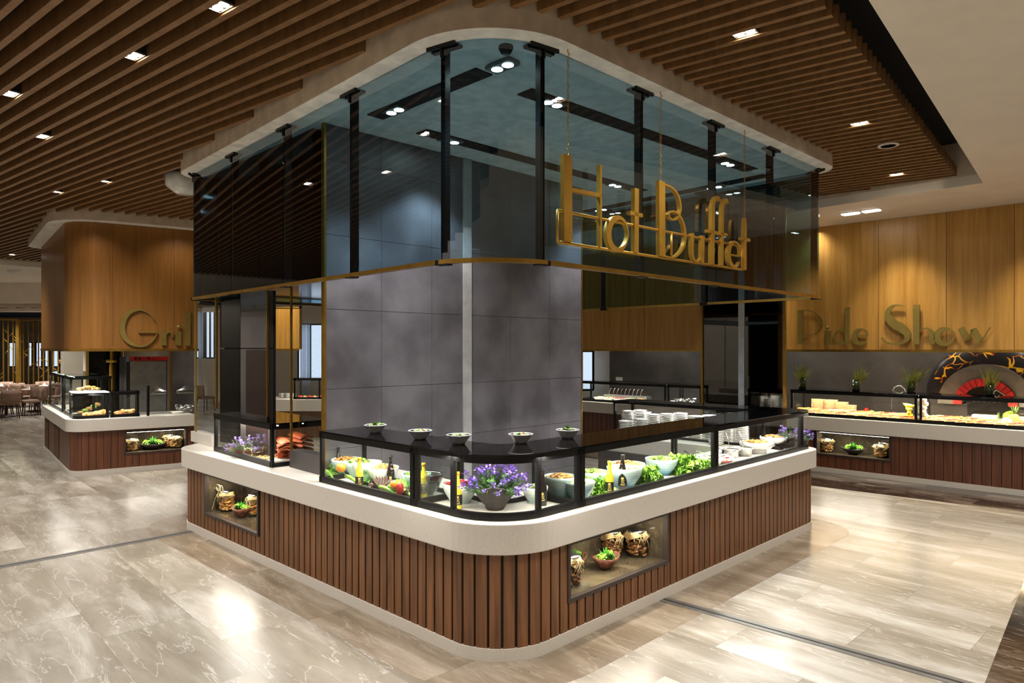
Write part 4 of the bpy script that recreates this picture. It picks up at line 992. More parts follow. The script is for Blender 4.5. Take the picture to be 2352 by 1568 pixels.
# ================================================================ Pide Show station
S0 = V2(P(1900, 1085, 0)); S1 = V2(P(2352, 1139.4, 0)); SD = (S1-S0).normalized(); SN = Vector((-SD.y, SD.x))
if SN.y < 0: SN = -SN
def S(t, k): return S0+SD*t+SN*k
def St(px, k=0): return (on_line(px, S0+SN*k, SD)-S0-SN*k).dot(SD)
tL = St(1290); tR = St(2352)+1.9
ps = thing('pide_counter', 'long walnut clad buffet counter under the oak fascia on the right', 'counter')
nz = (St(2047), St(1873))
path = [S(tR, 0), S(tL, 0)]; Lp = tR-tL
zA = on_plane(2047, 1061, S0, SD).z; zB = .705
pn = (tR-nz[0], tR-nz[1], max(.2, zA), zB)
cladding(ps, path, .085, .726, [pn], M_walnut2, pitch=.12, wdt=.112)
backing(ps, path, .05, .726, [pn], M_back, .017)
PN = niche(ps, path, *pn, depth=.45)
MB().strip([S(tR, -.01), S(tL, -.01)], .06, 0, .085).build('plinth', M_stone, ps)
o = MB().prism([tuple(v) for v in (S(tL, -.05), S(tR, -.05), S(tR, .85), S(tL, .85))], .70, .932).build('stone_countertop', M_stone, bevel=.008); tag(o, 'long beige stone worktop of the counter under the oak fascia', 'countertop')
def pcase(pa, pb, posts, label):
    a, b = St(pa, .02), St(pb, .02)
    p = [S(b, .02), S(a, .02)]; L = b-a
    return case(p, 0, L, .6, 1.378, posts, label)
pcase(1815, 2108, [], 'glass food case with plates and flatbreads left of the thick black post')
pcase(2110, 2620, [], 'glass food case with flatbreads in front of the red oven')
pcase(1320, 1530, [], 'far black framed glass case seen right of the grey tiled wall')
pcase(1532, 1612, [], 'far glass case with crumpled foil beside the mirror column')
o = MB().prism([tuple(v) for v in (S(tL, -.0), S(tR, -.0), S(tR, .12), S(tL, .12))], 2.075, ZW-.002).build('oak_fascia', M_oak); tag(o, 'large oak veneer fascia above the counter, carrying the wall lettering', 'wall panel')
sm = MB()
for px in (1480, 1740, 2018, 2174, 2330): q = S(St(px), -.001); sm.box((q.x, q.y, (2.075+ZW)/2), (.006, .004, ZW-2.08), rz=math.atan2(SD.y, SD.x))
sm.build('panel_joint', mat('oak_joint', (92, 56, 22), .7), o)
MB().prism([tuple(v) for v in (S(tL, -.012), S(tR, -.012), S(tR, .13), S(tL, .13))], 2.035, 2.075).build('brass_edge', M_gold, o)
bw = 1.9
struct(MB().prism([tuple(v) for v in (S(St(1400, bw), bw), S(tR+1, bw), S(tR+1, bw+.2), S(St(1400, bw), bw+.2))], 0, ZW-.001).build('wall_right', M_tile2))
struct(MB().prism([tuple(v) for v in (S(tL-9, bw+2.5), S(tR+1, bw+2.5), S(tR+1, bw+2.7), S(tL-9, bw+2.7))], 0, ZW+.3).build('wall_back', M_white))
for i in range(5): 
    q = S(St(1440)+i*1.7, 1.35); spot(q.x, q.y, 3.2, 50, 2.4, .9, (.96, 1, .86), tgt=(*S(St(1440)+i*1.7, bw-.1), 1.2))
for px in (1740, 2080, 2420): q = S(St(px), -.75); spot(q.x, q.y, ZW-.05, 85, 1.25, 1.0, (1, .88, .68), tgt=(*S(St(px), 0), 1.9), rad=.12)
for (pa, pb, lb) in ((1832, 2094, 'left'), (2128, 2600, 'right')):
    a, b = St(pa, .3), St(pb, .3); q = S((a+b)/2, .31); o = MB().box((0, 0, .02), (b-a, .5, .045), rz=0).build('warming_tray', M_steelm, None, loc=(q.x, q.y, ZD+.002), bevel=.005); o.rotation_euler = (0, 0, math.atan2(SD.y, SD.x)); tag(o, 'long steel warming tray under the flatbreads in the %s lit case' % lb, 'tray')
# heat lamps inside the food cases
for (pa, pb) in ((1830, 2095), (2125, 2560)):
    a, b = St(pa, .3), St(pb, .3); q = S((a+b)/2, .32); area(q.x, q.y, 1.34, (b-a), .12, 13*(b-a), math.atan2(SD.y, SD.x), (1, .70, .36))
# work table behind
o = thing('steel_work_table', 'pale work table behind the flatbread counter', 'table', (*S(St(2050, 1.2), 1.2), 0), math.atan2(SD.y, SD.x))
MB().box((0, 0, .90), (3.4, .55, .04)).build('table_top', M_deck, o); MB().box((0, .0, .45), (3.3, .5, .84)).build('cabinet', M_steelm, o)
# food on the counter deck
M_pide = mat('baked_flatbread', (206, 138, 56), .6, col2=(150, 78, 26), scale=18)
def pide(px, py, label, L=.36, rz=0, grp=None, fm=F_mix, seed=1):
    q_ = on_line(px, S(0, .12+.17*py), SD); pos = Vector((q_.x, q_.y, ZD+.055+.03*py)); t = thing('filled_flatbread', label, 'flatbread', tuple(pos), math.atan2(SD.y, SD.x)+rz, grp)
    def fn(u, v):
        s = (u-.5)*2; w_ = .065*(1-abs(s)**2.4); c = (v-.5)*2; return Vector((s*L/2, c*w_, .028*(1-abs(s)**4)*(.55+.45*abs(c)**3 if abs(c) < .95 else .2)))
    MB().grid(fn, 16, 8).build('crust', M_pide, t)
    rnd = random.Random(seed); m = MB()
    for k in range(46): s = rnd.uniform(-.75, .75); m.blob((s*L/2, rnd.uniform(-.035, .035)*(1-s*s), .026), rnd.uniform(.008, .015), 1, .2, (1, 1, .6), rnd)
    m.build('filling', fm, t)
fms = [F_mix, F_tom, F_pasta, F_beans, F_redm, F_pale]; idx = 0
spots_ = [(x, k) for k in (0, 1) for x in list(range(1842+5*k, 2085, 24))+list(range(2142+6*k, 2352, 24))]
old_ = [(1886, 946), (1912, 949), (1940, 952), (1968, 955), (1996, 957), (2024, 960), (2050, 962), (2076, 965), (1900, 940), (1955, 945), (2010, 949), (2148, 972), (2176, 975), (2204, 976), (2232, 978), (2260, 980), (2288, 982), (2316, 985), (2342, 987), (2190, 966), (2250, 970), (2310, 975)]
cnt = {}; ORN = 'first second third fourth fifth sixth seventh eighth ninth tenth eleventh twelfth'.split()
for i, (x, y) in enumerate(spots_):
    side = 'left' if x < 2108 else 'right'
    cnt[(side, y)] = cnt.get((side, y), 0)+1
    pide(x, y, '%s filled flatbread from the left in the %s row of the %s lit case' % (ORN[cnt[(side, y)]-1], ['front', 'back'][y], side), .34, .9+.2*math.sin(i), 'flatbreads in the %s lit case' % side, fms[i % 6], i)
def veg(px, py, z, r, m_, label, cat, sc=(1, 1, .9), name='vegetable'):
    o = MB().blob((0, 0, r*sc[2]), r, 2, .04, sc).build(name, m_, None, loc=tuple(P(px, py, z))); tag(o, label, cat); return o
M_yel = mat('yellow_pepper_skin', (236, 196, 50), .3, col2=(170, 180, 50)); M_garlic = mat('garlic_skin', (232, 216, 196), .5, col2=(206, 180, 150), scale=16)
for i, (x, y, r, m_, lb, ct) in enumerate([(1905, 941, .05, M_garlic, 'white onion left end of the lit case', 'onion'), (1962, 950, .045, M_garlic, 'white garlic bulb in the middle of the left lit case', 'garlic'), (2002, 954, .05, M_leaf, 'green pepper near the middle of the left lit case', 'pepper'),
    (1990, 946, .045, M_red, 'red tomato in the left lit case', 'tomato'), (2228, 972, .05, M_red, 'red tomato in the right lit case', 'tomato'), (2312, 978, .07, M_garlic, 'white mushroom heap before the pineapple', 'mushroom'), (2320, 970, .10, M_leaf, 'green cabbage left of the pineapple', 'cabbage')]):
    veg(x, y, ZD+.03, r, m_, lb, ct, name=ct)
for k in range(5):
    p = on_line(2088, S(0, .2), SD); t = thing('yellow_squash', 'yellow green squash %s in the pile left of the thick post' % ['lowest', 'second from below', 'middle', 'second from top', 'topmost'][k], 'squash', (p.x, p.y, ZD+.02+k*.055), .5*k)
    MB().tube([(-.10, 0, .02), (-.05, 0, .01), (0, 0, .012), (.05, 0, .02), (.09, 0, .035)], [.008, .026, .032, .028, .01], 12).build('flesh', M_yel, t); MB().tube([(.085, 0, .033), (.11, 0, .045)], .006, 6).build('stem', M_leafd, t)
for k in range(6):
    gq = on_line(2122, S(0, .14), SD); o = MB().blob((0, 0, 0), .05, 2, .05, (1, 1, .85)).build('garlic_bulb', M_garlic, None, loc=(gq.x+.02*math.sin(k*2), gq.y, ZD+.05+k*.062)); tag(o, '%s pinkish garlic bulb of the braid right of the thick post' % ['lowest', 'second lowest', 'third', 'fourth', 'fifth', 'topmost'][k], 'garlic', 'garlic braid in the right lit case')
pa_ = P(2342, 983, ZD); t = thing('pineapple', 'pineapple lying at the right edge of the lit case', 'pineapple', (pa_.x, pa_.y+.1, ZD+.03), .4)
MB().lathe([(0, 0), (.05, .01), (.07, .06), (.065, .12), (.04, .16), (0, .17)], seg=16).build('fruit_body', mat('pineapple_skin', (196, 150, 60), .7, col2=(110, 90, 36), scale=40), t)
m = MB()
for k in range(18): a = k*2.4; d = Vector((math.cos(a)*(.3+.03*k), math.sin(a)*(.3+.03*k), 1)).normalized(); s = d.cross(Vector((0, 0, 1))).normalized()*.01; o_ = Vector((0, 0, .16)); m.add([o_-s, o_+s, o_+d*.15], [(0, 1, 2)])
m.build('crown', M_leafd, t)
# stacked brown plates
brown = mat('brown_plates', (206, 184, 150), .35, col2=(190, 164, 128))
for i, px in enumerate((1880, 1908, 1932, 1950)):
    q = on_line(px, S(0, .48), SD); stack(q.x, q.y, ZD+.002, [17, 17, 15, 12][i], 'beige plate in the %s stack of the lit case' % ['leftmost', 'second', 'third', 'rightmost short'][i], 'beige plates stacked in the lit case', brown, .95)
# glass trays
for i, (px, w_) in enumerate(((2262, .34), (2344, .3))):
    q = on_line(px, S(0, .47), SD); t = thing('glass_tray', ['clear plastic tray of dough before the oven', 'clear plastic tray at the right edge before the oven'][i], 'tray', (q.x, q.y, ZD+.10), math.atan2(SD.y, SD.x))
    MB().box((0, 0, .05), (w_, .22, .10)).build('tray_body', M_clear, t); MB().box((0, 0, .03), (w_*.9, .19, .04)).build('dough', M_garlic, t); MB().box((0, 0, -.05), (w_, .22, .098)).build('tray_stand', M_steelm, t)
# crumpled foil in the far case
q = on_line(1570, S(0, .3), SD); m = MB(); rnd = random.Random(5)
for k in range(40): m.blob((rnd.uniform(-.22, .22), rnd.uniform(-.15, .15), rnd.uniform(.03, .14)), rnd.uniform(.03, .06), 1, .35, (1, 1, .7), rnd)
for f in range(len(m.sm)): m.sm[f] = False
tag(m.build('foil_wrapped_tray', M_steel, None, loc=(q.x, q.y, ZD+.01)), 'crumpled silver foil tray in the far glass case beside the mirror column', 'tray')
for i, px in enumerate((1380, 1400, 1425, 1450, 1470)):
    q = on_line(px, S(0, .3), SD); t = thing('serving_bowl', 'white serving bowl in the far case, %s from the grey tiled wall' % ['first', 'second', 'third', 'fourth', 'fifth'][i], 'bowl', (q.x, q.y, ZD+.002)); MB().lathe(bowl_prof(.16, .08, .5), seg=24).build('bowl_body', M_porc, t); food_mb(.13, .02, None, 40, .02, i).build('food', fms[(i*2) % 6], t, loc=(0, 0, .07))
# gastronorm lids hanging in the far case
q = on_line(1440, S(0, .42), SD); t = thing('plate_warmer', 'steel serving unit with wire rack in the far case', 'serving unit', (q.x, q.y, 1.05), math.atan2(SD.y, SD.x)); MB().box((0, 0, .0), (1.1, .2, .06)).build('shelf', M_steelm, t); m = MB()
for k in range(9): m.tube([(-.4+k*.1, -.1, .03), (-.36+k*.1, -.1, .16), (-.33+k*.1, -.1, .17)], .005, 5)
m.build('wire_rack', M_steel, t); MB().box((0, .08, -.09), (1.1, .02, .12)).build('support', M_steelm, t)
# vases of grass
M_vase = glass('vase_glass', (.80, .86, .82), 2.5, .02)
M_grass = mat('yellow_green_grass', (186, 178, 66), .6, col2=(104, 120, 36))
for i, (px, lb) in enumerate([(1843, 'leftmost glass vase of yellow green grass on the food case'), (1966, 'second glass vase of grass from the left, leaning right'), (2093, 'third glass vase of spreading grass near the black post'), (2273, 'glass vase of grass in front of the oven')]):
    q = on_line(px, S(0, .30), SD); t = thing('grass_vase', lb, 'vase', (q.x, q.y, 1.38)); hv = .20
    MB().lathe([(.058, 0), (.062, 0), (.062, hv), (.058, hv), (.058, 0)], seg=20).build('glass_cylinder', M_vase, t); MB().lathe([(0, 0), (.055, 0), (.055, .03), (0, .035)], seg=16).build('dark_pebbles', M_back, t)
    m = MB(); rnd = random.Random(30+i); lean = [0, .25, .1, .05][i]
    for k in range(46):
        a = rnd.uniform(0, 6.3); sprd = rnd.uniform(.02, .16+.1*(i == 2)); hh = rnd.uniform(.26, .44); bx, by = .03*math.cos(a*3), .03*math.sin(a*3)
        pts = [Vector((bx+(sprd*math.cos(a)+lean*.5)*(v/4)**1.6, by+sprd*math.sin(a)*(v/4)**1.6, .01+hh*v/4)) for v in range(5)]
        m.tube(pts, [.005, .005, .006, .005, .001], 4)
    m.build('grass_stems', M_grass, t)
# oven
def flame_mat():
    m = bpy.data.materials.new('flame_mosaic'); m.use_nodes = True; n, l = nodes(m); b = n['Principled BSDF']
    tc = n.new('ShaderNodeTexCoord'); ns = n.new('ShaderNodeTexNoise'); ns.inputs['Scale'].default_value = 2.4; ns.inputs['Detail'].default_value = 2; l.new(tc.outputs['Object'], ns.inputs['Vector'])
    va = n.new('ShaderNodeVectorMath'); va.operation = 'MULTIPLY_ADD'; l.new(ns.outputs['Color'], va.inputs[0]); va.inputs[1].default_value = (.35, .35, .35); l.new(tc.outputs['Object'], va.inputs[2])
    vo = n.new('ShaderNodeTexVoronoi'); vo.feature = 'DISTANCE_TO_EDGE'; vo.inputs['Scale'].default_value = 5.5; l.new(va.outputs[0], vo.inputs['Vector'])
    n2 = n.new('ShaderNodeTexNoise'); n2.inputs['Scale'].default_value = 3.2; l.new(tc.outputs['Object'], n2.inputs['Vector'])
    mr = n.new('ShaderNodeMapRange'); mr.inputs[1].default_value = .50; mr.inputs[2].default_value = .68; mr.inputs[3].default_value = .0; mr.inputs[4].default_value = .085; l.new(n2.outputs[0], mr.inputs[0])
    dv = n.new('ShaderNodeMath'); dv.operation = 'SUBTRACT'; l.new(mr.outputs[0], dv.inputs[0]); l.new(vo.outputs['Distance'], dv.inputs[1])
    r = n.new('ShaderNodeValToRGB'); e = r.color_ramp.elements; e[0].position = 0; e[0].color = lin((44, 38, 40))+(1,); e[1].position = .055; e[1].color = lin((250, 206, 60))+(1,)
    x = e.new(.004); x.color = lin((150, 50, 16))+(1,); x = e.new(.02); x.color = lin((232, 128, 30))+(1,)
    l.new(dv.outputs[0], r.inputs[0]); l.new(r.outputs[0], b.inputs['Base Color']); b.inputs['Roughness'].default_value = .3; return m
ko = 1.5; oc = on_line(2272, S(0, ko), SD); ov = thing('domed_oven', 'domed stone oven with painted flames and red brick arch', 'oven', (oc.x, oc.y, 0), math.atan2(SD.y, SD.x))
zc = 1.30; R_ = .90
m = MB()
m.grid(lambda u, v: Vector((-R_*math.cos(u*math.pi)*math.cos(v*1.2), -.02+R_*.32*(math.sin(v*1.2)*-1+0), zc+R_*1.0*math.sin(u*math.pi)*math.cos(v*1.2))), 40, 10)
m.v = [(x, -y-.0 if 0 else y, z) for (x, y, z) in m.v]
m.build('dome', flame_mat(), ov); 
MB().box((0, .18, zc/2), (R_*2, .40, zc)).build('oven_base', M_tile2, ov)
def arch(ri, ro, y, dp, seg=28, a0=0, a1=math.pi):
    vs = []; fs = []
    for k in range(seg+1):
        a = a0+(a1-a0)*k/seg
        for (r, yy) in ((ri, y), (ro, y), (ro, y+dp), (ri, y+dp)): vs.append((r*math.cos(a), yy, zc-.12+r*math.sin(a)))
    for k in range(seg):
        p = 4*k; q = p+4
        for j in range(4): fs.append((p+j, p+(j+1) % 4, q+(j+1) % 4, q+j))
    fs += [(0, 1, 2, 3), (4*seg, 4*seg+3, 4*seg+2, 4*seg+1)]; return vs, fs
mm = MB(); mm.add(*arch(.44, .66, -.36, .06)); mm.build('steel_arch_plate', M_steelm, ov)
M_brick = mat('red_glazed_brick', (196, 36, 34), .3, col2=(160, 22, 24), coat=.4)
for k in range(15):
    a0 = math.pi*k/15+.01; mm = MB(); mm.add(*arch(.31, .435, -.42, .12, 3, a0, math.pi*(k+1)/15-.01)); mm.build('arch_brick', M_brick, ov)
m = MB(); m.grid(lambda u, v: Vector((.31*math.cos(u*math.pi), -.34+.3*v, zc-.12+.31*math.sin(u*math.pi))), 16, 2); m.box((0, -.02, zc-.06), (.6, .01, .5)); m.build('oven_mouth', M_back, ov)
m = MB()
for k in range(6): m.blob((-.18+.07*k, -.15, zc-.06), .03, 1, .3)
m.build('coals', M_tile2, ov); MB().tube([(.02, -.42, zc-.02), (.16, -.44, zc+.14), (.28, -.42, zc+.05), (.36, -.42, zc-.06)], .01, 6).build('peel_handle', M_steel, ov)
# tap
q = on_line(2064, S(0, 1.2), SD); t = thing('kitchen_tap', 'arched chrome tap left of the third grass vase', 'tap', (q.x, q.y, .92)); MB().tube([(-.12, 0, 0), (-.12, 0, .42), (-.07, 0, .5), (.02, 0, .53), (.10, 0, .48), (.13, 0, .40)], .012, 8).build('spout', M_steel, t); MB().lathe([(0, 0), (.03, 0), (.03, .04), (0, .04)], (-.12, 0, 0), 12).build('tap_base', M_steel, t)
# socket on the wall
q = on_line(1422, S(0, bw-.01), SD); d_ = q.y; o = MB().box((0, 0, 0), (.18, .02, .09)).build('wall_socket', M_porc, None, loc=(q.x, q.y, H-(870-YH)*d_/F)); o.rotation_euler = (0, 0, math.atan2(SD.y, SD.x)); tag(o, 'white double wall socket on the dark stone wall behind the far case', 'socket')
# mirror column
mA = on_line(1613, S(0, -1.1), Vector(KL)); mA = V2(Pd(1613, 0, 10.9)); mB = inter(Vector((0, 0)), Vector(((1803-CX)/F, 1)), mA, -KL)
mc = thing('mirror_column', 'tall dark mirror clad column with brass edges and a pale vertical strip', 'column'); md = (mB-mA).normalized(); mn = Vector((-md.y, md.x))
if mn.y < 0: mn = -mn
M_mirror = mat('dark_mirror', (92, 90, 88), .03, metal=1, col2=(90, 88, 86))
MB().prism([tuple(v) for v in (mA, mB, mB+mn*.02, mA+mn*.02)], 0, ZB).build('mirror_panel', M_mirror, mc); MB().prism([tuple(v) for v in (mA+mn*.021, mB+mn*.021, mB+mn*.05, mA+mn*.05)], 0, ZB).build('column_body', M_back, mc)
for (px, w_, mt, nm) in ((1613.5, .03, M_gold, 'brass_edge'), (1803, .045, M_gold, 'brass_edge'), (1703.5, .085, M_greyw, 'pale_strip')):
    q = inter(Vector((0, 0)), Vector(((px-CX)/F, 1)), mA, md)-mn*.01; MB().box((q.x, q.y, ZB/2), (w_, .03, ZB), rz=math.atan2(md.y, md.x)).build(nm, mt, mc)
#@@SECTION5
# ================================================================ Grill station
gr = thing('grill_counter', 'walnut clad grill counter with rounded corner left of the island', 'counter')
go = lambda o: rounded([Q(xE-.0, .8), Q(xE-.0, o), Q(o, o), Q(o, LS-o), Q(.7, LS-o)], [0, .02, .34-o, .10, 0], 10)
gpth = go(.06); Lg_ = alen(gpth)
gn = (s_px(gpth, 430), s_px(gpth, 285), .30, .70)
cladding(gr, gpth, .085, .726, [gn], M_walnut2, pitch=.105, wdt=.099); backing(gr, gpth, .05, .726, [gn], M_back, .017)
GN = niche(gr, gpth, *gn); MB().strip(go(.03), .05, 0, .085).build('plinth', M_stone, gr)
for (pa, pb, lb) in ((105, 112, 0), (124, 136, 1)):
    m = MB(); sa, sb = s_px(gpth, pb), s_px(gpth, pa); c, d = at_s(gpth, (sa+sb)/2); n = Vector((d.y, -d.x)); L = abs(sb-sa)
    for k in range(15): m.box((c.x-n.x*.006, c.y-n.y*.006, .13+k*.037), (L, .012, .016), rz=math.atan2(d.y, d.x))
    vb = MB().box((c.x-n.x*.002, c.y-n.y*.002, .39), (L+.02, .006, .58), rz=math.atan2(d.y, d.x)).build('vent_grille', M_back, gr); m.build('vent_louvres', M_walnut, vb)
gtop = go(0)+[Q(2.2, 1.0), Q(xE, 1.0)]
gtp = rounded([Q(xE, -.0), Q(0, 0), Q(0, LS), Q(.78, LS), Q(.78, .88), Q(xE, .88)], [0, .34, .1, 0, 0, 0], 10, closed=True)
o = MB().prism([tuple(v) for v in gtp], .726, .932).build('stone_countertop', M_stone, bevel=.008); tag(o, 'beige stone worktop of the grill counter with a rounded corner', 'countertop')
# wooden canopy box
gb = rounded([Q(xE+.05, -.02), Q(-.0, -.02), Q(0, LS), Q(xE+.05, LS)], [0, .5, .1, 0], 14, closed=True)
o = MB().prism([tuple(v) for v in gb], 2.09, ZB-.002).build('oak_canopy_box', M_oak2); tag(o, 'big oak box with rounded corner hanging above the grill counter', 'canopy')
gbt = rounded([Q(xE+.06, -.035), Q(-.015, -.035), Q(-.015, LS+.01), Q(xE+.06, LS+.01)], [0, .51, .1, 0], 14, closed=True); MB().prism([tuple(v) for v in gbt], 2.045, 2.09).build('brass_edge', M_gold, o)
jm = MB()
for px in (259, 400): q = on_line(px, Q(0, -.021), gF); jm.box((q.x, q.y, 3.13), (.006, .004, 2.0), rz=math.atan2(gF.y, gF.x))
jm.build('panel_joint', mat('oak_joint', (92, 56, 22), .7), o)
slab([tuple(v) for v in grill_bulk], ZB, ZS+.25, M_bulk, M_rim)
for (a, b) in ((.5, .9), (1.7, .9), (.5, 2.6)): q = Q(a, b); spot(q.x, q.y, 2.03, 40, 2.2, .8)
for a in (.2, 1.6): q = Q(a, -.65); spot(q.x, q.y, ZS-.03, 16, 1.9, .9, (1, .86, .66), tgt=(*Q(a, 0), 1.6))
# cases on the grill counter
def gcase(pts, z1, label, rad=.0, inner=None, topm=None, led=True, depth=.5):
    p = rounded(pts, [0]+[rad]*(len(pts)-2)+[0], 8); return case(p, 0, alen(p)[-1], depth, z1, [], label, led=led, topm=topm)
M_gtop = glass('green_glass_top', (.62, .80, .72), 1.4, .02)
case([Q(1.05, .10), Q(.62, .10)], 0, .43, .45, 1.37, [], 'small black framed glass box of bread right of the rounded grill case')
p = rounded([Q(.60, .10), Q(.10, .10), Q(.10, .62)], [0, .16, 0], 8); case(p, 0, alen(p)[-1], .42, 1.37, [], 'rounded glass case of bread at the corner of the grill counter', inner=[Q(.60, .5), Q(.55, .55), Q(.45, .62)], topm=mat('lit_lid_glow', (255, 250, 235), .4, emit=1.6))  # emission on the lid stands in for glass lit from inside
case([Q(.12, 1.6), Q(.12, .68)][::-1], 0, .92, .62, 1.60, [], 'tall glass case with green glass lid behind the bread case', topm=M_gtop) if 0 else case([Q(.12, .68), Q(.12, 1.55)], 0, .87, .62, 1.62, [], 'tall glass case with green glass lid behind the bread case', topm=M_gtop)
case([Q(.12, 1.75), Q(.12, LS-.25)], 0, LS-2.0, .6, 1.62, [], 'far glass case with green glass lid at the left end of the grill counter', topm=M_gtop)
rnd = random.Random(11)
for k in range(12):
    a = .22+.36*rnd.random() if k < 8 else .70+.26*rnd.random(); b = .2+.26*rnd.random(); q = Q(a, b)
    t = thing('bread_piece', 'golden bread piece, %s, in the %s' % (['front left', 'front', 'front right', 'middle left', 'middle', 'middle right', 'back left', 'back', 'left', 'middle', 'right', 'rear'][k], 'rounded grill case' if k < 8 else 'small glass box of the grill counter'), 'bread', (q.x, q.y, ZD+.005+.02*(k % 3)), rnd.uniform(0, 3), 'bread pieces in the grill cases')
    m = MB(); m.blob((0, 0, .035), .07, 2, .12, (1.2, .7, .5), rnd); m.blob((.05, .02, .05), .04, 2, .15, (1, .8, .7), rnd); m.build('crust', F_bread, t)
for k in range(5):
    q = Q(.3+.07*k, .9+.06*k); o = MB().blob((0, 0, 0), .06, 2, .1, (1, .8, .6)).build('vegetable', M_leaf if k % 2 else F_bread, None, loc=(q.x, q.y, ZD+.04+.03*k)); tag(o, '%s food piece in the tall glass case of the grill counter' % ['lowest', 'second', 'third', 'fourth', 'topmost'][k], 'food', 'food in the tall grill case')
q = Q(.45, 1.15); t = thing('food_shelf', 'lit glass shelf with golden loaves inside the tall grill case', 'shelf', (q.x, q.y, 1.34), math.atan2(gF.y, gF.x)); MB().box((0, 0, 0), (.5, .6, .01)).build('shelf_glass', M_clear, t); food_mb(.16, .06, None, 26, .045, 8).build('loaves', F_bread, t, loc=(0, 0, .02))
# worktop things right of the cases
q = on_line(356, Q(0, .5), gF); t = thing('sunken_basin', 'steel basin sunk in the grill worktop behind the black post', 'basin', (q.x, q.y, ZD+.002), math.atan2(gF.y, gF.x)); MB().strip([(.26, -.16), (-.26, -.16), (-.26, .16), (.26, .16), (.26, -.159)], .015, 0, .012).build('rim', M_steel, t); MB().box((0, 0, .001), (.5, .3, .002)).build('basin_bottom', M_steelm, t)
q = on_line(340, Q(0, .12), gF); tag(MB().box((0, 0, .26), (.035, .035, .52), rz=.9).build('black_post', M_black, None, loc=(q.x, q.y, ZD+.001)), 'short black post standing at the front of the grill worktop', 'post')
a, b = on_line(345, Q(0, .14), gF), on_line(445, Q(0, .14), gF); t = thing('sneeze_guard', 'low clear glass guard with shelf at the right of the grill counter', 'sneeze guard'); MB().prism([tuple(v) for v in (a, b, b+gS*.008, a+gS*.008)], ZD+.001, 1.42).build('glass_front', M_clear, t); MB().prism([tuple(v) for v in (a+gS*.02, b+gS*.02, b+gS*.3, a+gS*.3)], 1.27, 1.28).build('glass_shelf', M_clear, t)
for i, px in enumerate((362, 425)):
    q = on_line(px, Q(0, .28), gF); t = thing('chafing_dish', ['steel chafing dish at the left of the glass shelf', 'steel chafing dish at the right end of the glass shelf'][i], 'chafing dish', (q.x, q.y, 1.282), math.atan2(gF.y, gF.x)); MB().box((0, 0, .04), (.26, .2, .05)).build('dish_body', M_steel, t, bevel=.01); MB().grid(lambda u, v: Vector(((u-.5)*.25, (v-.5)*.19, .066+.04*math.sin(u*math.pi)*math.sin(v*math.pi))), 10, 8).build('lid', M_steel, t); MB().tube([(-.05, 0, .105), (0, 0, .13), (.05, 0, .105)], .006, 6).build('handle', M_steel, t)
q = on_line(420, Q(0, .42), gF); m = MB(); rnd = random.Random(3)
for k in range(22): m.blob((rnd.uniform(-.16, .16), rnd.uniform(-.1, .1), rnd.uniform(.02, .15)), rnd.uniform(.03, .05), 1, .4, (1, 1, .7), rnd)
for f in range(len(m.sm)): m.sm[f] = False
tag(m.build('foil_bundle', M_steelm, None, loc=(q.x, q.y, ZD+.002)), 'crumpled foil bundle on the right end of the grill worktop', 'foil')
# things behind the grill counter
def gback(pa, pb, dd, z0, z1, m_, name, label, cat, th=.1):
    a, b = on_line(pa, Q(0, dd), gF), on_line(pb, Q(0, dd), gF); o = MB().prism([tuple(v) for v in (a, b, b+gS*th, a+gS*th)], z0, z1).build(name, m_); return tag(o, label, cat) if label else o
gback(146, 191, 4.6, 0, 4.1, M_white, 'pillar', 'pale beige pillar seen below the left part of the grill box', 'pillar', .5)
gback(203, 279, 3.3, 0, 2.6, M_blackpanel, 'black_cabinet', 'tall black gloss cabinet behind the grill cases', 'cabinet')
gback(198, 204, 3.2, 0, 2.6, M_gold, 'brass_post', 'thin brass post left of the black cabinet behind the grill', 'post', .05); gback(278, 282, 3.2, 0, 2.6, M_gold, 'brass_post', 'thin brass post right of the black cabinet behind the grill', 'post', .05); gback(391, 395, 3.2, 0, 2.6, M_gold, 'brass_post', 'thin brass post right of the steel grill oven', 'post', .05)
gback(396, 446, 3.3, 0, 2.6, M_tile, 'tiled_partition', 'grey tiled partition behind the right end of the grill counter', 'partition')
gback(284, 390, 3.6, 0, 2.6, M_white, 'pale_partition', 'pale partition above the red topped grill oven', 'partition')
t = thing('charcoal_oven', 'tall steel grill oven with bright red top panel', 'oven'); dd = 2.2
a, b = on_line(290, Q(0, dd), gF), on_line(384, Q(0, dd), gF); MB().prism([tuple(v) for v in (a, b, b+gS*.7, a+gS*.7)], 0, 1.92).build('oven_body', M_back, t)
a2, b2 = a.lerp(b, .09), a.lerp(b, .97); MB().prism([tuple(v) for v in (a2-gS*.02, b2-gS*.02, b2, a2)], .3, 1.84).build('steel_door', M_steelm, t); MB().prism([tuple(v) for v in (a.lerp(b, .06)-gS*.05, b-gS*.05, b, a.lerp(b, .06))], 1.85, 1.93).build('red_panel', M_red, t)
kb = MB()
for k in (.1, .2, .42): q = a.lerp(b, k+.1)-gS*.06; kb.box((q.x, q.y, 1.89), (.03, .03, .035), rz=.9)
kb.build('control_knobs', M_black, t); MB().prism([tuple(v) for v in (a-gS*.05, a.lerp(b, .06)-gS*.05, a.lerp(b, .06), a)], 1.83, 1.93).build('blue_panel', mat('blue_display', (70, 120, 150), .3), t)
a = on_line(257, Q(0, 2.6), gF); t = thing('brass_tap_column', 'tall brass tap column rising behind the bread case', 'tap', (a.x, a.y, 0)); MB().lathe([(0, 0), (.05, 0), (.05, 1.75), (.035, 1.8), (.03, 2.1), (0, 2.1)], seg=14).build('column', M_gold, t); MB().tube([(-.1, 0, 1.84), (.1, 0, 1.84)], .035, 10).build('valve', M_gold, t)

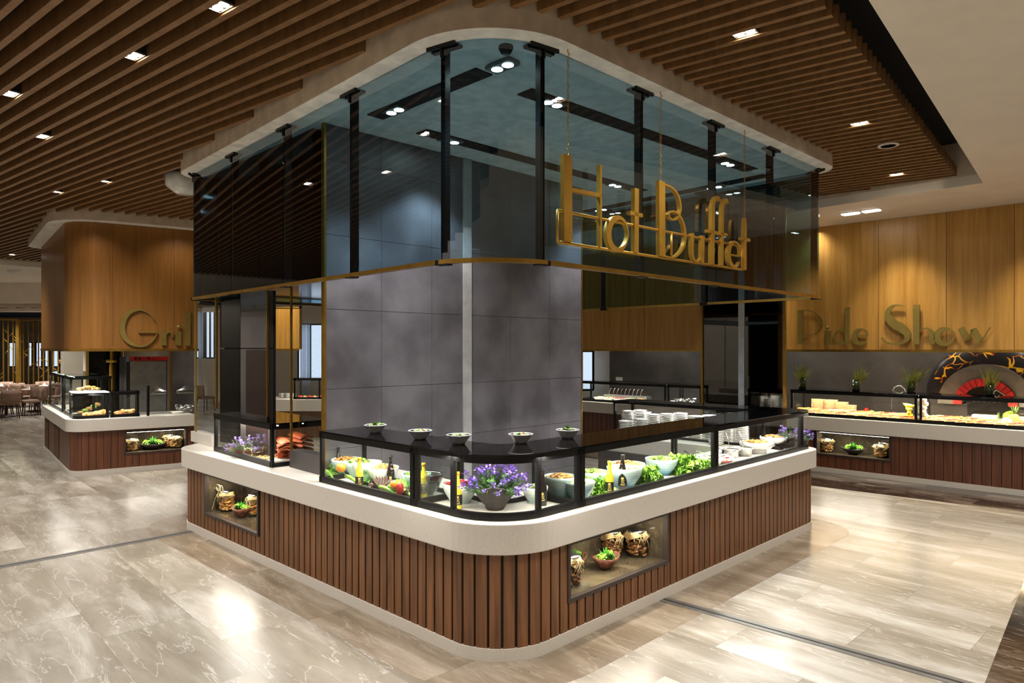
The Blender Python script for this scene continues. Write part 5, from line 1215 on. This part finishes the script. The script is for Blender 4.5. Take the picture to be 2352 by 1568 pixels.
# ================================================================ signs
def sign_letters(parent, prefix, glyphs, fn, nrm, m_, depth):
    for (nm, strokes) in glyphs:
        mb = MB()
        for st_ in strokes:
            if st_[0] == 'L': stroke(mb, st_[1], fn, None, nrm, depth, False)
            elif st_[0] == 'D': c = fn(*st_[1][:2]); mb.blob(c, st_[1][2], 2)
            else: stroke(mb, st_[1], fn, None, nrm, depth)
        mb.build('letter', m_, parent)
# hanging Hot Buffet sign
so_ = GO+Vector((GR.y, -GR.x))*.085
hb = thing('hanging_sign', 'gold Hot Buffet sign hanging on three thin chains before the glass', 'sign')
fh_ = lambda x, y: on_plane(1180+x/2.703, 80+y/2.703, so_, GR)
nR_ = Vector((GR.y, -GR.x, 0)).normalized()
w1 = .016
HB = [('H', [('L', [(337, 744, .085), (340, 1283, .085)]), ('L', [(543, 806, .022), (543, 1312, .022)]), ('L', [(362, 960, .028), (548, 997, .028)])]),
 ('o', [('S', ring(652, 1234, 60, 100, .055, .012, 0, 360, 24))]),
 ('t', [('L', [(765, 952, .055), (763, 1350, .055)]), ('L', [(724, 1103, .028), (802, 1121, .028)])]),
 ('B', [('L', [(922, 908, .085), (924, 1374, .085)]), ('S', [(940, 928, .014), (985, 948, .016), (1020, 990, .02), (1038, 1050, .022), (1035, 1105, .018), (1008, 1145, .014), (975, 1138, .012), (966, 1110, .012), (992, 1094, .014), (1030, 1118, .018), (1058, 1175, .022), (1068, 1240, .024), (1060, 1310, .022), (1025, 1362, .018), (985, 1382, .014), (940, 1372, .012)])]),
 ('u', [('S', [(1114, 1232, .036), (1112, 1330, .034), (1118, 1385, .026), (1142, 1408, .014), (1168, 1385, .012), (1176, 1350, .012)]), ('L', [(1178, 1246, .045), (1174, 1414, .045)])]),
 ('f', [('S', [(1284, 1030, .012), (1276, 1010, .018), (1258, 1012, .03), (1243, 1050, .045), (1240, 1120, .05), (1237, 1424, .05)]), ('L', [(1206, 1216, .026), (1270, 1230, .026)])]),
 ('f', [('S', [(1334, 1046, .012), (1328, 1024, .016), (1313, 1026, .026), (1302, 1070, .036), (1300, 1130, .038), (1296, 1432, .038)]), ('L', [(1274, 1230, .026), (1327, 1242, .026)])]),
 ('e', [('S', [(1342, 1362, .012), (1408, 1374, .012)] ), ('S', [(1410, 1374, .012), (1408, 1320, .016), (1385, 1288, .016), (1358, 1292, .03), (1340, 1345, .05), (1345, 1405, .05), (1368, 1438, .03), (1390, 1436, .016), (1404, 1410, .012)])]),
 ('t', [('S', [(1440, 1135, .02), (1440, 1200, .05), (1438, 1300, .05), (1438, 1458, .05)]), ('L', [(1416, 1263, .028), (1470, 1274, .028)])])]
sign_letters(hb, 'hot', HB, fh_, nR_, M_goldm, .035)
fr_ = MB()
for p_ in ([(283, 1086), (1430, 1312)], [(283, 1283), (1428, 1456)], [(285, 1084), (285, 1285)], [(1427, 1308), (1427, 1456)], [(992, 1228), (992, 1368)]):
    a, b = fh_(*p_[0]), fh_(*p_[1]); fr_.tube([a-nR_*.02, b-nR_*.02], .011, 8)
fr_.build('sign_frame', M_goldm, hb)
for (x, y0, y1) in ((336, 86, 746), (911, 348, 910), (1433, 588, 1138)):
    a, b = fh_(x, y0), fh_(x, y1); a.z = min(a.z, ZB-.004); c = MB(); L = a.z-b.z-.05; n = int(L/.034)
    for k in range(n):
        z = b.z+L*(k+.5)/n; ang = (k % 2)*math.pi/2+.6; pts = [Vector((b.x+.0085*math.cos(q)*math.cos(ang), b.y+.0085*math.cos(q)*math.sin(ang), z+.021*math.sin(q))) for q in [i*math.pi/4 for i in range(9)]]; c.tube(pts, .0022, 4)
    c.build('chain', M_goldm, hb); MB().tube([Vector((b.x, b.y, a.z)), Vector((b.x, b.y, a.z-.02)), Vector((b.x, b.y, a.z-.03))+Vector((GR.x, GR.y, 0))*.016, Vector((b.x, b.y, a.z-.052))], .004, 6).build('hook', M_goldm, hb)
# Grill lettering on the oak box
gs = thing('wall_sign', 'olive brass Grill lettering on the oak box above the grill counter', 'sign')
pq = Q(0, -.07); nG = Vector((-gS.x, -gS.y, 0)).normalized(); fg = lambda x, y: on_plane(x/2.613, 500+y/2.613, pq, gF)
GL_ = [('G', [('S', [(925, 620, 0.0086), (905, 582, 0.0144), (865, 558, 0.0216), (830, 552, 0.0324), (780, 568, 0.0576), (745, 610, 0.0792), (733, 665, 0.0864), (748, 715, 0.0792), (785, 752, 0.0576), (835, 770, 0.0360), (885, 762, 0.0245), (925, 730, 0.0158), (943, 690, 0.0101)]), ('L', [(832, 686, 0.0288), (944, 686, 0.0288)])]),
 ('r', [('L', [(985, 683, 0.0792), (985, 765, 0.0792)]), ('S', [(998, 700, 0.0144), (1015, 684, 0.0216), (1032, 692, 0.0288), (1034, 718, 0.0360)])]), ('i', [('L', [(1072, 683, 0.0864), (1072, 765, 0.0864)]), ('D', (1073, 655, 0.0360))]), ('l', [('L', [(1128, 562, 0.0864), (1128, 768, 0.0864)])])]
sign_letters(gs, 'g', GL_, fg, nG, M_bronze, .04)
# Pide Show lettering on the oak fascia
pw_ = thing('wall_sign', 'olive brass Pide Show lettering standing off the oak fascia', 'sign')
nP = Vector((-SN.x, -SN.y, 0)).normalized(); fp = lambda x, y: on_plane(1800+x/3.136, 650+y/3.136, S(0, -.085), SD)
PS = [('P', [('L', [(118, 194, 0.0936), (118, 441, 0.0936)]), ('S', [(135, 197, 0.0130), (180, 198, 0.0158), (235, 220, 0.0216), (268, 265, 0.0288), (270, 310, 0.0288), (240, 352, 0.0216), (195, 372, 0.0158), (138, 380, 0.0130)])]),
 ('i', [('L', [(320, 345, 0.0720), (320, 445, 0.0720)]), ('D', (315, 320, 0.0324))]), ('d', [('S', ring(412, 386, 44, 50, .04, .018, 40, 320, 18)), ('L', [(457, 175, 0.0684), (457, 441, 0.0684)])]),
 ('e', [('S', [(508, 380, 0.0216), (600, 378, 0.0216)]), ('S', [(602, 376, 0.0216), (590, 345, 0.0288), (555, 333, 0.0360), (520, 350, 0.0648), (508, 388, 0.0792), (522, 425, 0.0648), (560, 438, 0.0360), (596, 425, 0.0216)])]),
 ('S', [('S', [(868, 166, 0.0144), (835, 160, 0.0216), (785, 166, 0.0432), (752, 200, 0.0720), (752, 245, 0.1008), (790, 290, 0.1296), (850, 325, 0.1296), (888, 365, 0.1008), (886, 405, 0.0720), (850, 430, 0.0432), (795, 438, 0.0360), (740, 428, 0.0288), (703, 392, 0.0216)])]),
 ('h', [('L', [(955, 156, 0.0864), (955, 441, 0.0864)]), ('S', [(972, 350, 0.0158), (1005, 328, 0.0216), (1042, 330, 0.0360), (1066, 362, 0.0648), (1070, 400, 0.0720), (1070, 441, 0.0720)])]),
 ('o', [('S', ring(1165, 385, 62, 55, .09, .018, 0, 360, 24))]), ('w', [('L', [(1275, 322, 0.0864), (1322, 410, 0.0864)]), ('L', [(1322, 410, 0.0216), (1362, 330, 0.0216)]), ('L', [(1362, 330, 0.0864), (1416, 425, 0.0864)]), ('L', [(1416, 425, 0.0144), (1486, 318, 0.0144)])])]
sign_letters(pw_, 'p', PS, fp, nP, M_bronze, .035)

# ================================================================ niche contents
M_raff = mat('raffia', (222, 204, 156), .7, col2=(196, 176, 128))
def jar(pos, r, h, fm, label, tagrot=0, seed=1, bow=False, rz=0, cover=True):
    t = thing('storage_jar', label, 'jar', pos, rz); rnd = random.Random(seed)
    MB().lathe([(0, 0), (r*.95, 0), (r, .01), (r, h*.78), (r*.8, h*.86), (r*.8, h*.92), (r*.76, h*.92), (r*.95, h*.76), (r*.95, .012), (0, .008)], seg=24).build('glass_body', M_clear, t)
    m = MB()
    for k in range(190): a = rnd.uniform(0, 6.3); q = r*.84*math.sqrt(rnd.random()); m.blob((q*math.cos(a), q*math.sin(a), rnd.uniform(.015, h*.68)), r*rnd.uniform(.16, .26), 1, .2, (1, 1, .5), rnd)
    m.build('contents', fm, t)
    MB().lathe([(0, h*.88), (r*.84, h*.88), (r*.86, h*.98), (0, h)], seg=20).build('lid', M_steel, t)
    if cover:
        c = MB().lathe([(r*.86, h*.93), (r*.9, h*.86), (r*1.16, h*.70)], seg=24); c.v = [(x*(1+.12*math.sin(4*math.atan2(y, x))), y*(1+.12*math.sin(4*math.atan2(y, x))), z+.02*math.sin(4*math.atan2(y, x))*(z < h*.8)) for (x, y, z) in c.v]; c.build('kraft_cover', M_tan, t)
    rf = MB(); rf.tube([(r*.9*math.cos(a), r*.9*math.sin(a), h*.87) for a in [i*math.pi/8 for i in range(17)]], .003, 5)
    for k in range(7): a = -1.57+rnd.uniform(-.7, .7); L = rnd.uniform(.4, .9)*h; rf.tube([(r*.92*math.cos(a), r*.92*math.sin(a), h*.87), (r*1.2*math.cos(a)+.02*math.sin(k), r*1.15*math.sin(a), h*.8), (r*1.35*math.cos(a+.2*(k-3)), r*1.12*math.sin(a), h*.87-L*.6)], .0018, 4)
    if bow:
        for s in (-1, -.2, 1): rf.tube([Vector((s*.045+.042*math.cos(q), -r*.95, h*.98+.035+.036*math.sin(q))) for q in [i*math.pi/6 for i in range(13)]], .0032, 5)
        for k in range(4): rf.tube([(-r*.3, -r*.95, h*.95), (-r*.7, -r*1.25, h*.6), (-r*(.9+.1*k), -r*1.4, h*.3-.02*k), (-r*(1.3+.12*k), -r*1.6, -.01)], .0018, 4)
    rf.build('raffia_tie', M_raff, t)
    tg = MB().box((0, 0, 0), (.055, .003, .04)).build('paper_tag', mat('slate_tag', (54, 52, 52), .6), t, loc=(r*.25, -r*1.06, h*.70)); tg.rotation_euler = (.1, .35, .2)
    m = MB(); m.tube([(-.016+.004*k, -.003, .006+.003*math.sin(k*2)) for k in range(8)], .0008, 4); m.tube([(-.010+.003*k, -.003, -.008+.002*math.sin(k*2.5)) for k in range(7)], .0008, 4); m.build('chalk_writing', M_porc, tg); return t
def planter(pos, r, label, seed, mm=M_bark, rz=0, h=.09):
    rnd = random.Random(seed); t = thing('succulent_bowl', label, 'planter', pos, rz)
    m = MB().lathe([(0, 0), (r*.35, 0), (r*.45, .015), (r*.8, h*.6), (r*1.0, h), (r*.93, h*1.02), (r*.7, h*.7), (0, h*.5)], seg=40, sx=1.15, sy=.8)
    m.v = [(x*(1+.05*rnd.uniform(-1, 1)), y*(1+.05*rnd.uniform(-1, 1)), z*(1+.16*abs(x/r)**2)+.004*rnd.uniform(-1, 1)*(z > .02)) for (x, y, z) in m.v]; m.build('bark_bowl', mm, t)
    m = MB()
    for k in range(40): a = rnd.uniform(0, 6.3); q = r*.75*math.sqrt(rnd.random()); m.blob((q*math.cos(a)*1.1, q*math.sin(a)*.75, h*.82), rnd.uniform(.008, .014), 1, .2, (1, 1, .7), rnd)
    m.build('pebbles', M_terra, t)
    for gi, (gx, gy, kind) in enumerate([(0, .0, 1), (r*.45, .02, 0), (-r*.42, .0, 0), (r*.15, -.03, 2), (-r*.2, -.03, 2)]):
        m = MB()
        for k in range(34 if kind != 1 else 46):
            a = k*2.4; el = .1+1.35*(k/40); L = (r*.75 if kind == 1 else r*.5)*rnd.uniform(.8, 1.15); d = Vector((math.cos(a)*math.cos(el), math.sin(a)*math.cos(el), math.sin(el))); s = d.cross(Vector((0, 0, 1))); s = s.normalized()*(r*.10 if kind != 1 else r*.045)
            o_ = Vector((gx, gy, h*.85)); m.add([o_, o_+d*L*.5+s, o_+d*L, o_+d*L*.5-s], [(0, 1, 2, 3)])
            if kind == 0: m.blob(o_+d*L*.8, r*.09, 1)
        m.build('succulent', [M_leaf, M_fern, M_leafd][kind], t)
    return t
M_fern = mat('bright_fern', (92, 190, 60), .5, col2=(50, 140, 36), scale=20)
def npos(N, px, dk, zt=.004):
    """spot on a niche floor: pixel column, depth behind the frame"""
    c, t, n, z0, a = N; q = on_line(px, c+n*(.08+dk), t); return (q.x, q.y, z0+zt)
aR = NR[4]+math.pi; aL = NL[4]+math.pi
jar(npos(NR, 1462, .17), .09, .225, F_nuts, 'walnut jar with kraft cover and black tag in the right niche', seed=1, rz=aR)
jar(npos(NR, 1404, .31), .085, .225, F_nuts, 'dark jar of nuts at the back of the right niche', seed=2, rz=aR)
jar(npos(NR, 1312, .11), .08, .22, F_nuts, 'cut off nut jar with grey tag at the left edge of the right niche', seed=3, rz=aR)
planter(npos(NR, 1392, .14), .12, 'bark bowl of succulents in the middle of the right niche', 4, rz=aR)
planter(npos(NR, 1322, .32), .10, 'bark bowl of succulents at the back left of the right niche', 5, rz=aR)
jar(npos(NL, 521, .11), .085, .23, F_cookie, 'jar of round biscuits with a large raffia bow in the left niche', seed=6, bow=True, rz=aL)
jar(npos(NL, 584, .22), .075, .24, F_cookie, 'tall jar of biscuits at the right end of the left niche', seed=7, rz=aL)
planter(npos(NL, 554, .10), .12, 'low bark bowl with spiky fern in the left niche', 8, rz=aL)
aP = math.atan2(SD.y, SD.x); aG = GN[4]+math.pi
jar(npos(PN, 1900, .15), .10, .24, F_bread, 'jar of biscuits with raffia at the left of the niche under the flatbreads', seed=9, rz=aP)
jar(npos(PN, 2022, .12), .10, .22, F_bread, 'square jar of pasta sticks at the right of the niche under the flatbreads', seed=10, rz=aP)
jar(npos(PN, 2033, .30), .10, .24, F_nuts, 'dark jar behind the pasta jar in the niche under the flatbreads', seed=11, rz=aP)
planter(npos(PN, 1960, .17), .17, 'black bowl of green succulents in the niche under the flatbreads', 12, M_slate, rz=aP)
jar(npos(GN, 302, .13), .10, .22, F_bread, 'glass jar of dried slices at the left of the grill niche', seed=13, rz=aG)
jar(npos(GN, 388, .28), .10, .24, F_bread, 'rear glass jar of dried slices in the grill niche', seed=14, rz=aG)
jar(npos(GN, 404, .13), .10, .22, F_bread, 'front glass jar of dried slices at the right of the grill niche', seed=15, rz=aG)
planter(npos(GN, 350, .16), .19, 'black bowl of succulents in the middle of the grill niche', 16, M_slate, rz=aG)
# ================================================================ far station built as the reflection in the island's mirror panels
fs = thing('reflected_counter', 'walnut clad counter built for a reflection seen between the brass posts', 'counter'); Y0 = 15.5
def X(px, y=Y0): return (px-CX)/F*y
x0, x1 = X(598), X(752)
MB().box(((x0+x1)/2, Y0+.5, .36), (x1-x0, .9, .60)).build('slat_panel', M_walnut, fs); MB().box(((x0+x1)/2, Y0+.52, .03), (x1-x0, .9, .06)).build('plinth', M_stone, fs)
o = MB().box(((x0+x1)/2, Y0+.47, .80), (x1-x0+.05, 1.02, .26)).build('stone_countertop', M_stone); tag(o, 'pale stone worktop of the distant counter between the brass posts', 'countertop')
p = [(x1, Y0+.05), (X(672), Y0+.05)]; case(p, 0, x1-X(672), .5, 1.42, [.25], 'distant black framed glass case with orange food')
for i, px in enumerate((680, 690, 702, 714, 726, 738)):
    t = thing('serving_tray', 'orange food tray number %s from the left in the distant case' % ['one', 'two', 'three', 'four', 'five', 'six'][i], 'tray', (X(px), Y0+.3, ZD+.002)); MB().box((0, 0, .015), (.1, .3, .03)).build('tray_body', M_porc, t); food_mb(.055, .03, None, 20, .02, i).build('food', F_bread if i % 2 else F_tom, t, loc=(0, 0, .03))
for i, px in enumerate((630, 644, 657)): stack(X(px), Y0+.5, ZD+.002, 12, 'white plate in the %s stack on the distant counter' % ['left', 'middle', 'right'][i], 'white plates on the distant counter', None, .55)
o = MB().box(((X(596)+X(672))/2, Y0+.6, 2.55), (X(672)-X(596), .2, .95)).build('oak_fascia', M_oak); tag(o, 'orange oak panel seen between the two thin brass posts', 'wall panel'); MB().box(((X(596)+X(672))/2, Y0+.6, (3.03+ZW)/2), (X(672)-X(596), .19, ZW-3.04)).build('upper_panel', M_back, o); MB().box(((X(596)+X(672))/2, Y0+.49, 2.06), (X(672)-X(596), .04, .05)).build('brass_edge', M_gold, o); MB().box(((X(596)+X(672))/2, Y0+.49, 3.05), (X(672)-X(596), .04, .03)).build('brass_edge', M_gold, o)
area((X(596)+X(672))/2, Y0-.5, 3.6, .8, .3, 14, 0, (1, .86, .6), .5)
# ================================================================ far walls, windows
YB = 27.0
struct(MB().box((-4, YB+.1, 2.3), (26, .2, 4.6)).build('wall_back', M_white))
def window(n, pa, pb, ya, yb, y, bars=2):
    a, b = X(pa, y), X(pb, y); za, zb = H-(yb-YH)*y/F, H-(ya-YH)*y/F
    g = struct(MB().box(((a+b)/2, y-.02, (za+zb)/2), (b-a, .02, zb-za)).build('window_%d' % n, mat('daylight_pane', (200, 218, 240), .5, emit=.6)))
    m = MB()
    for k in range(bars+1): m.box((a+(b-a)*k/bars, y-.05, (za+zb)/2), (.06, .05, zb-za))
    for z in (za, zb): m.box(((a+b)/2, y-.05, z), (b-a, .05, .06))
    m.build('window_frame', M_black, g); return a, b, za, zb
wins = [(1, 452, 470, 715, 822), (2, 474, 494, 715, 822), (3, 686, 742, 745, 872), (4, 1338, 1357, 812, 888)]
for (n, pa, pb, ya, yb) in wins[:3]: window(n, pa, pb, ya, yb, YB, 2)  # windows placed as reflections in the island's mirror panels
q = on_line(1348, S(0, bw+2.4), SD); window(4, 1336, 1362, 806, 895, q.y-.6, 1)
curt = mat('sheer_curtain', (226, 230, 240), .8); nn_, ll_ = nodes(curt); tr_ = nn_.new('ShaderNodeBsdfTranslucent'); tr_.inputs[0].default_value = (.85, .88, .95, 1); mx_ = nn_.new('ShaderNodeMixShader'); mx_.inputs[0].default_value = .6
ll_.new(nn_['Principled BSDF'].outputs[0], mx_.inputs[1]); ll_.new(tr_.outputs[0], mx_.inputs[2]); ll_.new(mx_.outputs[0], nn_['Material Output'].inputs[0])
def curtain(pa, pb, ya, yb, y, label):
    a, b = X(pa, y), X(pb, y); za, zb = 0.01, H-(ya-YH)*y/F; n = 60
    o = MB().grid(lambda u, v: Vector((a+(b-a)*u, y+.05*math.sin(u*(b-a)*34), za+(zb-za)*v)), n, 1).build('curtain', curt); tag(o, label, 'curtain')
curtain(455, 466, 712, 825, YB-.2, 'white sheer curtain built for a reflection at far left, behind the slim post')
curtain(690, 712, 745, 872, YB-.2, 'tall white sheer curtain built for a reflection beside the salad case')
# lounge chair built as the reflection in the left end's mirror panel
def chair(name='dining_chair'):
    t = thing(name, 'c', 'chair')
    MB().box((0, 0, .45), (.46, .46, .08)).build('seat', M_seat, t, bevel=.02)
    MB().grid(lambda u, v: Vector(((u-.5)*.48, .20+.10*(1-(2*u-1)**2)*1+.04*v, .46+.40*v)), 8, 3).build('backrest', M_seat, t).modifiers.new('s', 'SOLIDIFY').thickness = .05
    for sx in (-1, 1):
        for sy in (-1, 1): MB().tube([(sx*.18, sy*.17, .42), (sx*.22, sy*.21, 0)], [.02, .013], 6).build('leg', M_legs, t)
    return t
M_seat = mat('taupe_upholstery', (150, 122, 104), .8, col2=(128, 102, 86), scale=30); M_legs = mat('dark_chair_leg', (58, 38, 28), .5)
ch = chair(); p = P(472, 944, 0); ch.location = tuple(p); ch.rotation_euler = (0, 0, 2.6); ch['label'] = 'taupe upholstered chair built for a reflection behind the left end of the island'
# dining area far left
used = [0]
M_tabletop = mat('table_top', (196, 176, 150), .4)
tbn = [('at the left edge of the picture', 15, 20.8), ('just left of the grill counter', 80, 22.6), ('under the lattice screen', 20, 24.4), ('mostly cut off at the far left', -60, 22.4), ('beside the oak box', 118, 24.8)]
for i, (lb, px, y) in enumerate(tbn):
    x = (px-CX)/F*y
    t = thing('dining_table', 'laid round dining table '+lb, 'table', (x, y, 0)); MB().lathe([(0, .72), (.36, .72), (.38, .735), (.36, .75), (0, .75)], seg=24).build('table_top', M_tabletop, t); MB().lathe([(0, 0), (.25, 0), (.25, .03), (.04, .06), (.04, .72), (0, .72)], seg=12).build('pedestal_base', M_legs, t)
    for k in range(3):
        a = k*2.1+i; nk = thing('folded_napkin', 'white folded napkin, %s, on the table %s' % (['right', 'left', 'near'][k], lb), 'napkin', (x+.22*math.cos(a), y+.22*math.sin(a), .752), a, 'folded napkins on the dining tables'); MB().add([(-.06, -.05, 0), (.06, -.05, 0), (.06, .05, 0), (-.06, .05, 0), (0, 0, .11)], [(3, 2, 1, 0), (0, 1, 4), (1, 2, 4), (2, 3, 4), (3, 0, 4)]).build('napkin_cloth', M_porc, nk)
    for k in range(4):
        a = k*math.pi/2+.75; c = dup(ch, (x+.62*math.cos(a), y+.62*math.sin(a), 0), a-math.pi/2, 'taupe chair, %s of the table %s' % (['right far', 'left far', 'left near', 'right near'][k], lb), 'dining chairs in the area left of the grill counter')
# brass lattice screens
def lattice(pa, pb, y, label, seed):
    t = thing('lattice_screen', label, 'screen'); a, b = X(pa, y), X(pb, y); zt = 3.15; rnd = random.Random(seed); m = MB(); n = int((b-a)/.17)
    for k in range(n+1):
        x = a+(b-a)*k/n; m.box((x, y, zt/2), (.03, .04, zt))
        if k < n:
            for q in range(3): z = rnd.uniform(.4, zt-.5); s = (b-a)/n*(1 if rnd.random() < .5 else -1); xx = x if s > 0 else x+(b-a)/n; m.tube([(xx, y, z), (xx+s, y, z+.17)], .012, 4)
    m.box(((a+b)/2, y, zt), (b-a, .06, .06)); m.build('brass_bars', M_gold, t)
    for x in (a, b): MB().box((x, y, zt/2), (.12, .12, zt)).build('frame_post', M_gold, t)
lattice(-60, 42, 25.2, 'tall brass lattice screen at the left edge behind the dining tables', 1); lattice(43, 145, 25.8, 'tall brass lattice screen behind the dining tables, beside the grill box', 2)
X2 = lambda px: (px-CX)/F*33
struct(MB().box((-24, 33.1, 2.3), (26, .2, 4.8)).build('wall_back', mat('dim_wall', (170, 160, 150), .8)))
for i, (pa, pb) in enumerate(((22, 38), (66, 76), (84, 98), (104, 116), (124, 138))): window(5+i, pa, pb, 786, 842, 33, 1)
# lowered ceiling parts above the dining area
yb_ = (ZW-H)*F/(YH-650)
struct(MB().box((-22, yb_+.1, (ZW+3.53)/2), (24, .2, ZW-3.53)).build('ceiling', M_white)); struct(MB().box((-22, yb_+6.2, 3.62), (24, 12, .06)).build('ceiling', M_void))
m = MB()
for k in range(36): m.box((-30+k*.55, yb_+1.7, 3.57), (.09, 2.6, .07), rz=-.5)
struct(m.build('ceiling', M_bulk)); struct(MB().box((-22, yb_+3.6, 3.5), (24, .6, .12)).build('ceiling', M_white))
for i, x in enumerate((-18.6, -17.2, -16)): spot(x, yb_+2.5, 3.4, 260, 2.4, .9)  # unseen spots added to brighten the lattice screens
# side walls and wall behind the photographer keep the room closed
M_rear = mat('beige_wall', (196, 184, 166), .7)
struct(MB().box((-4, -8.6, 2.4), (52, .2, 4.8)).build('wall_front', M_rear)); struct(MB().box((21.9, 10, 2.4), (.2, 37, 4.8)).build('wall_right', M_rear))
struct(MB().box((-30, 14, 2.4), (.2, 44, 4.8)).build('wall_left', M_white));
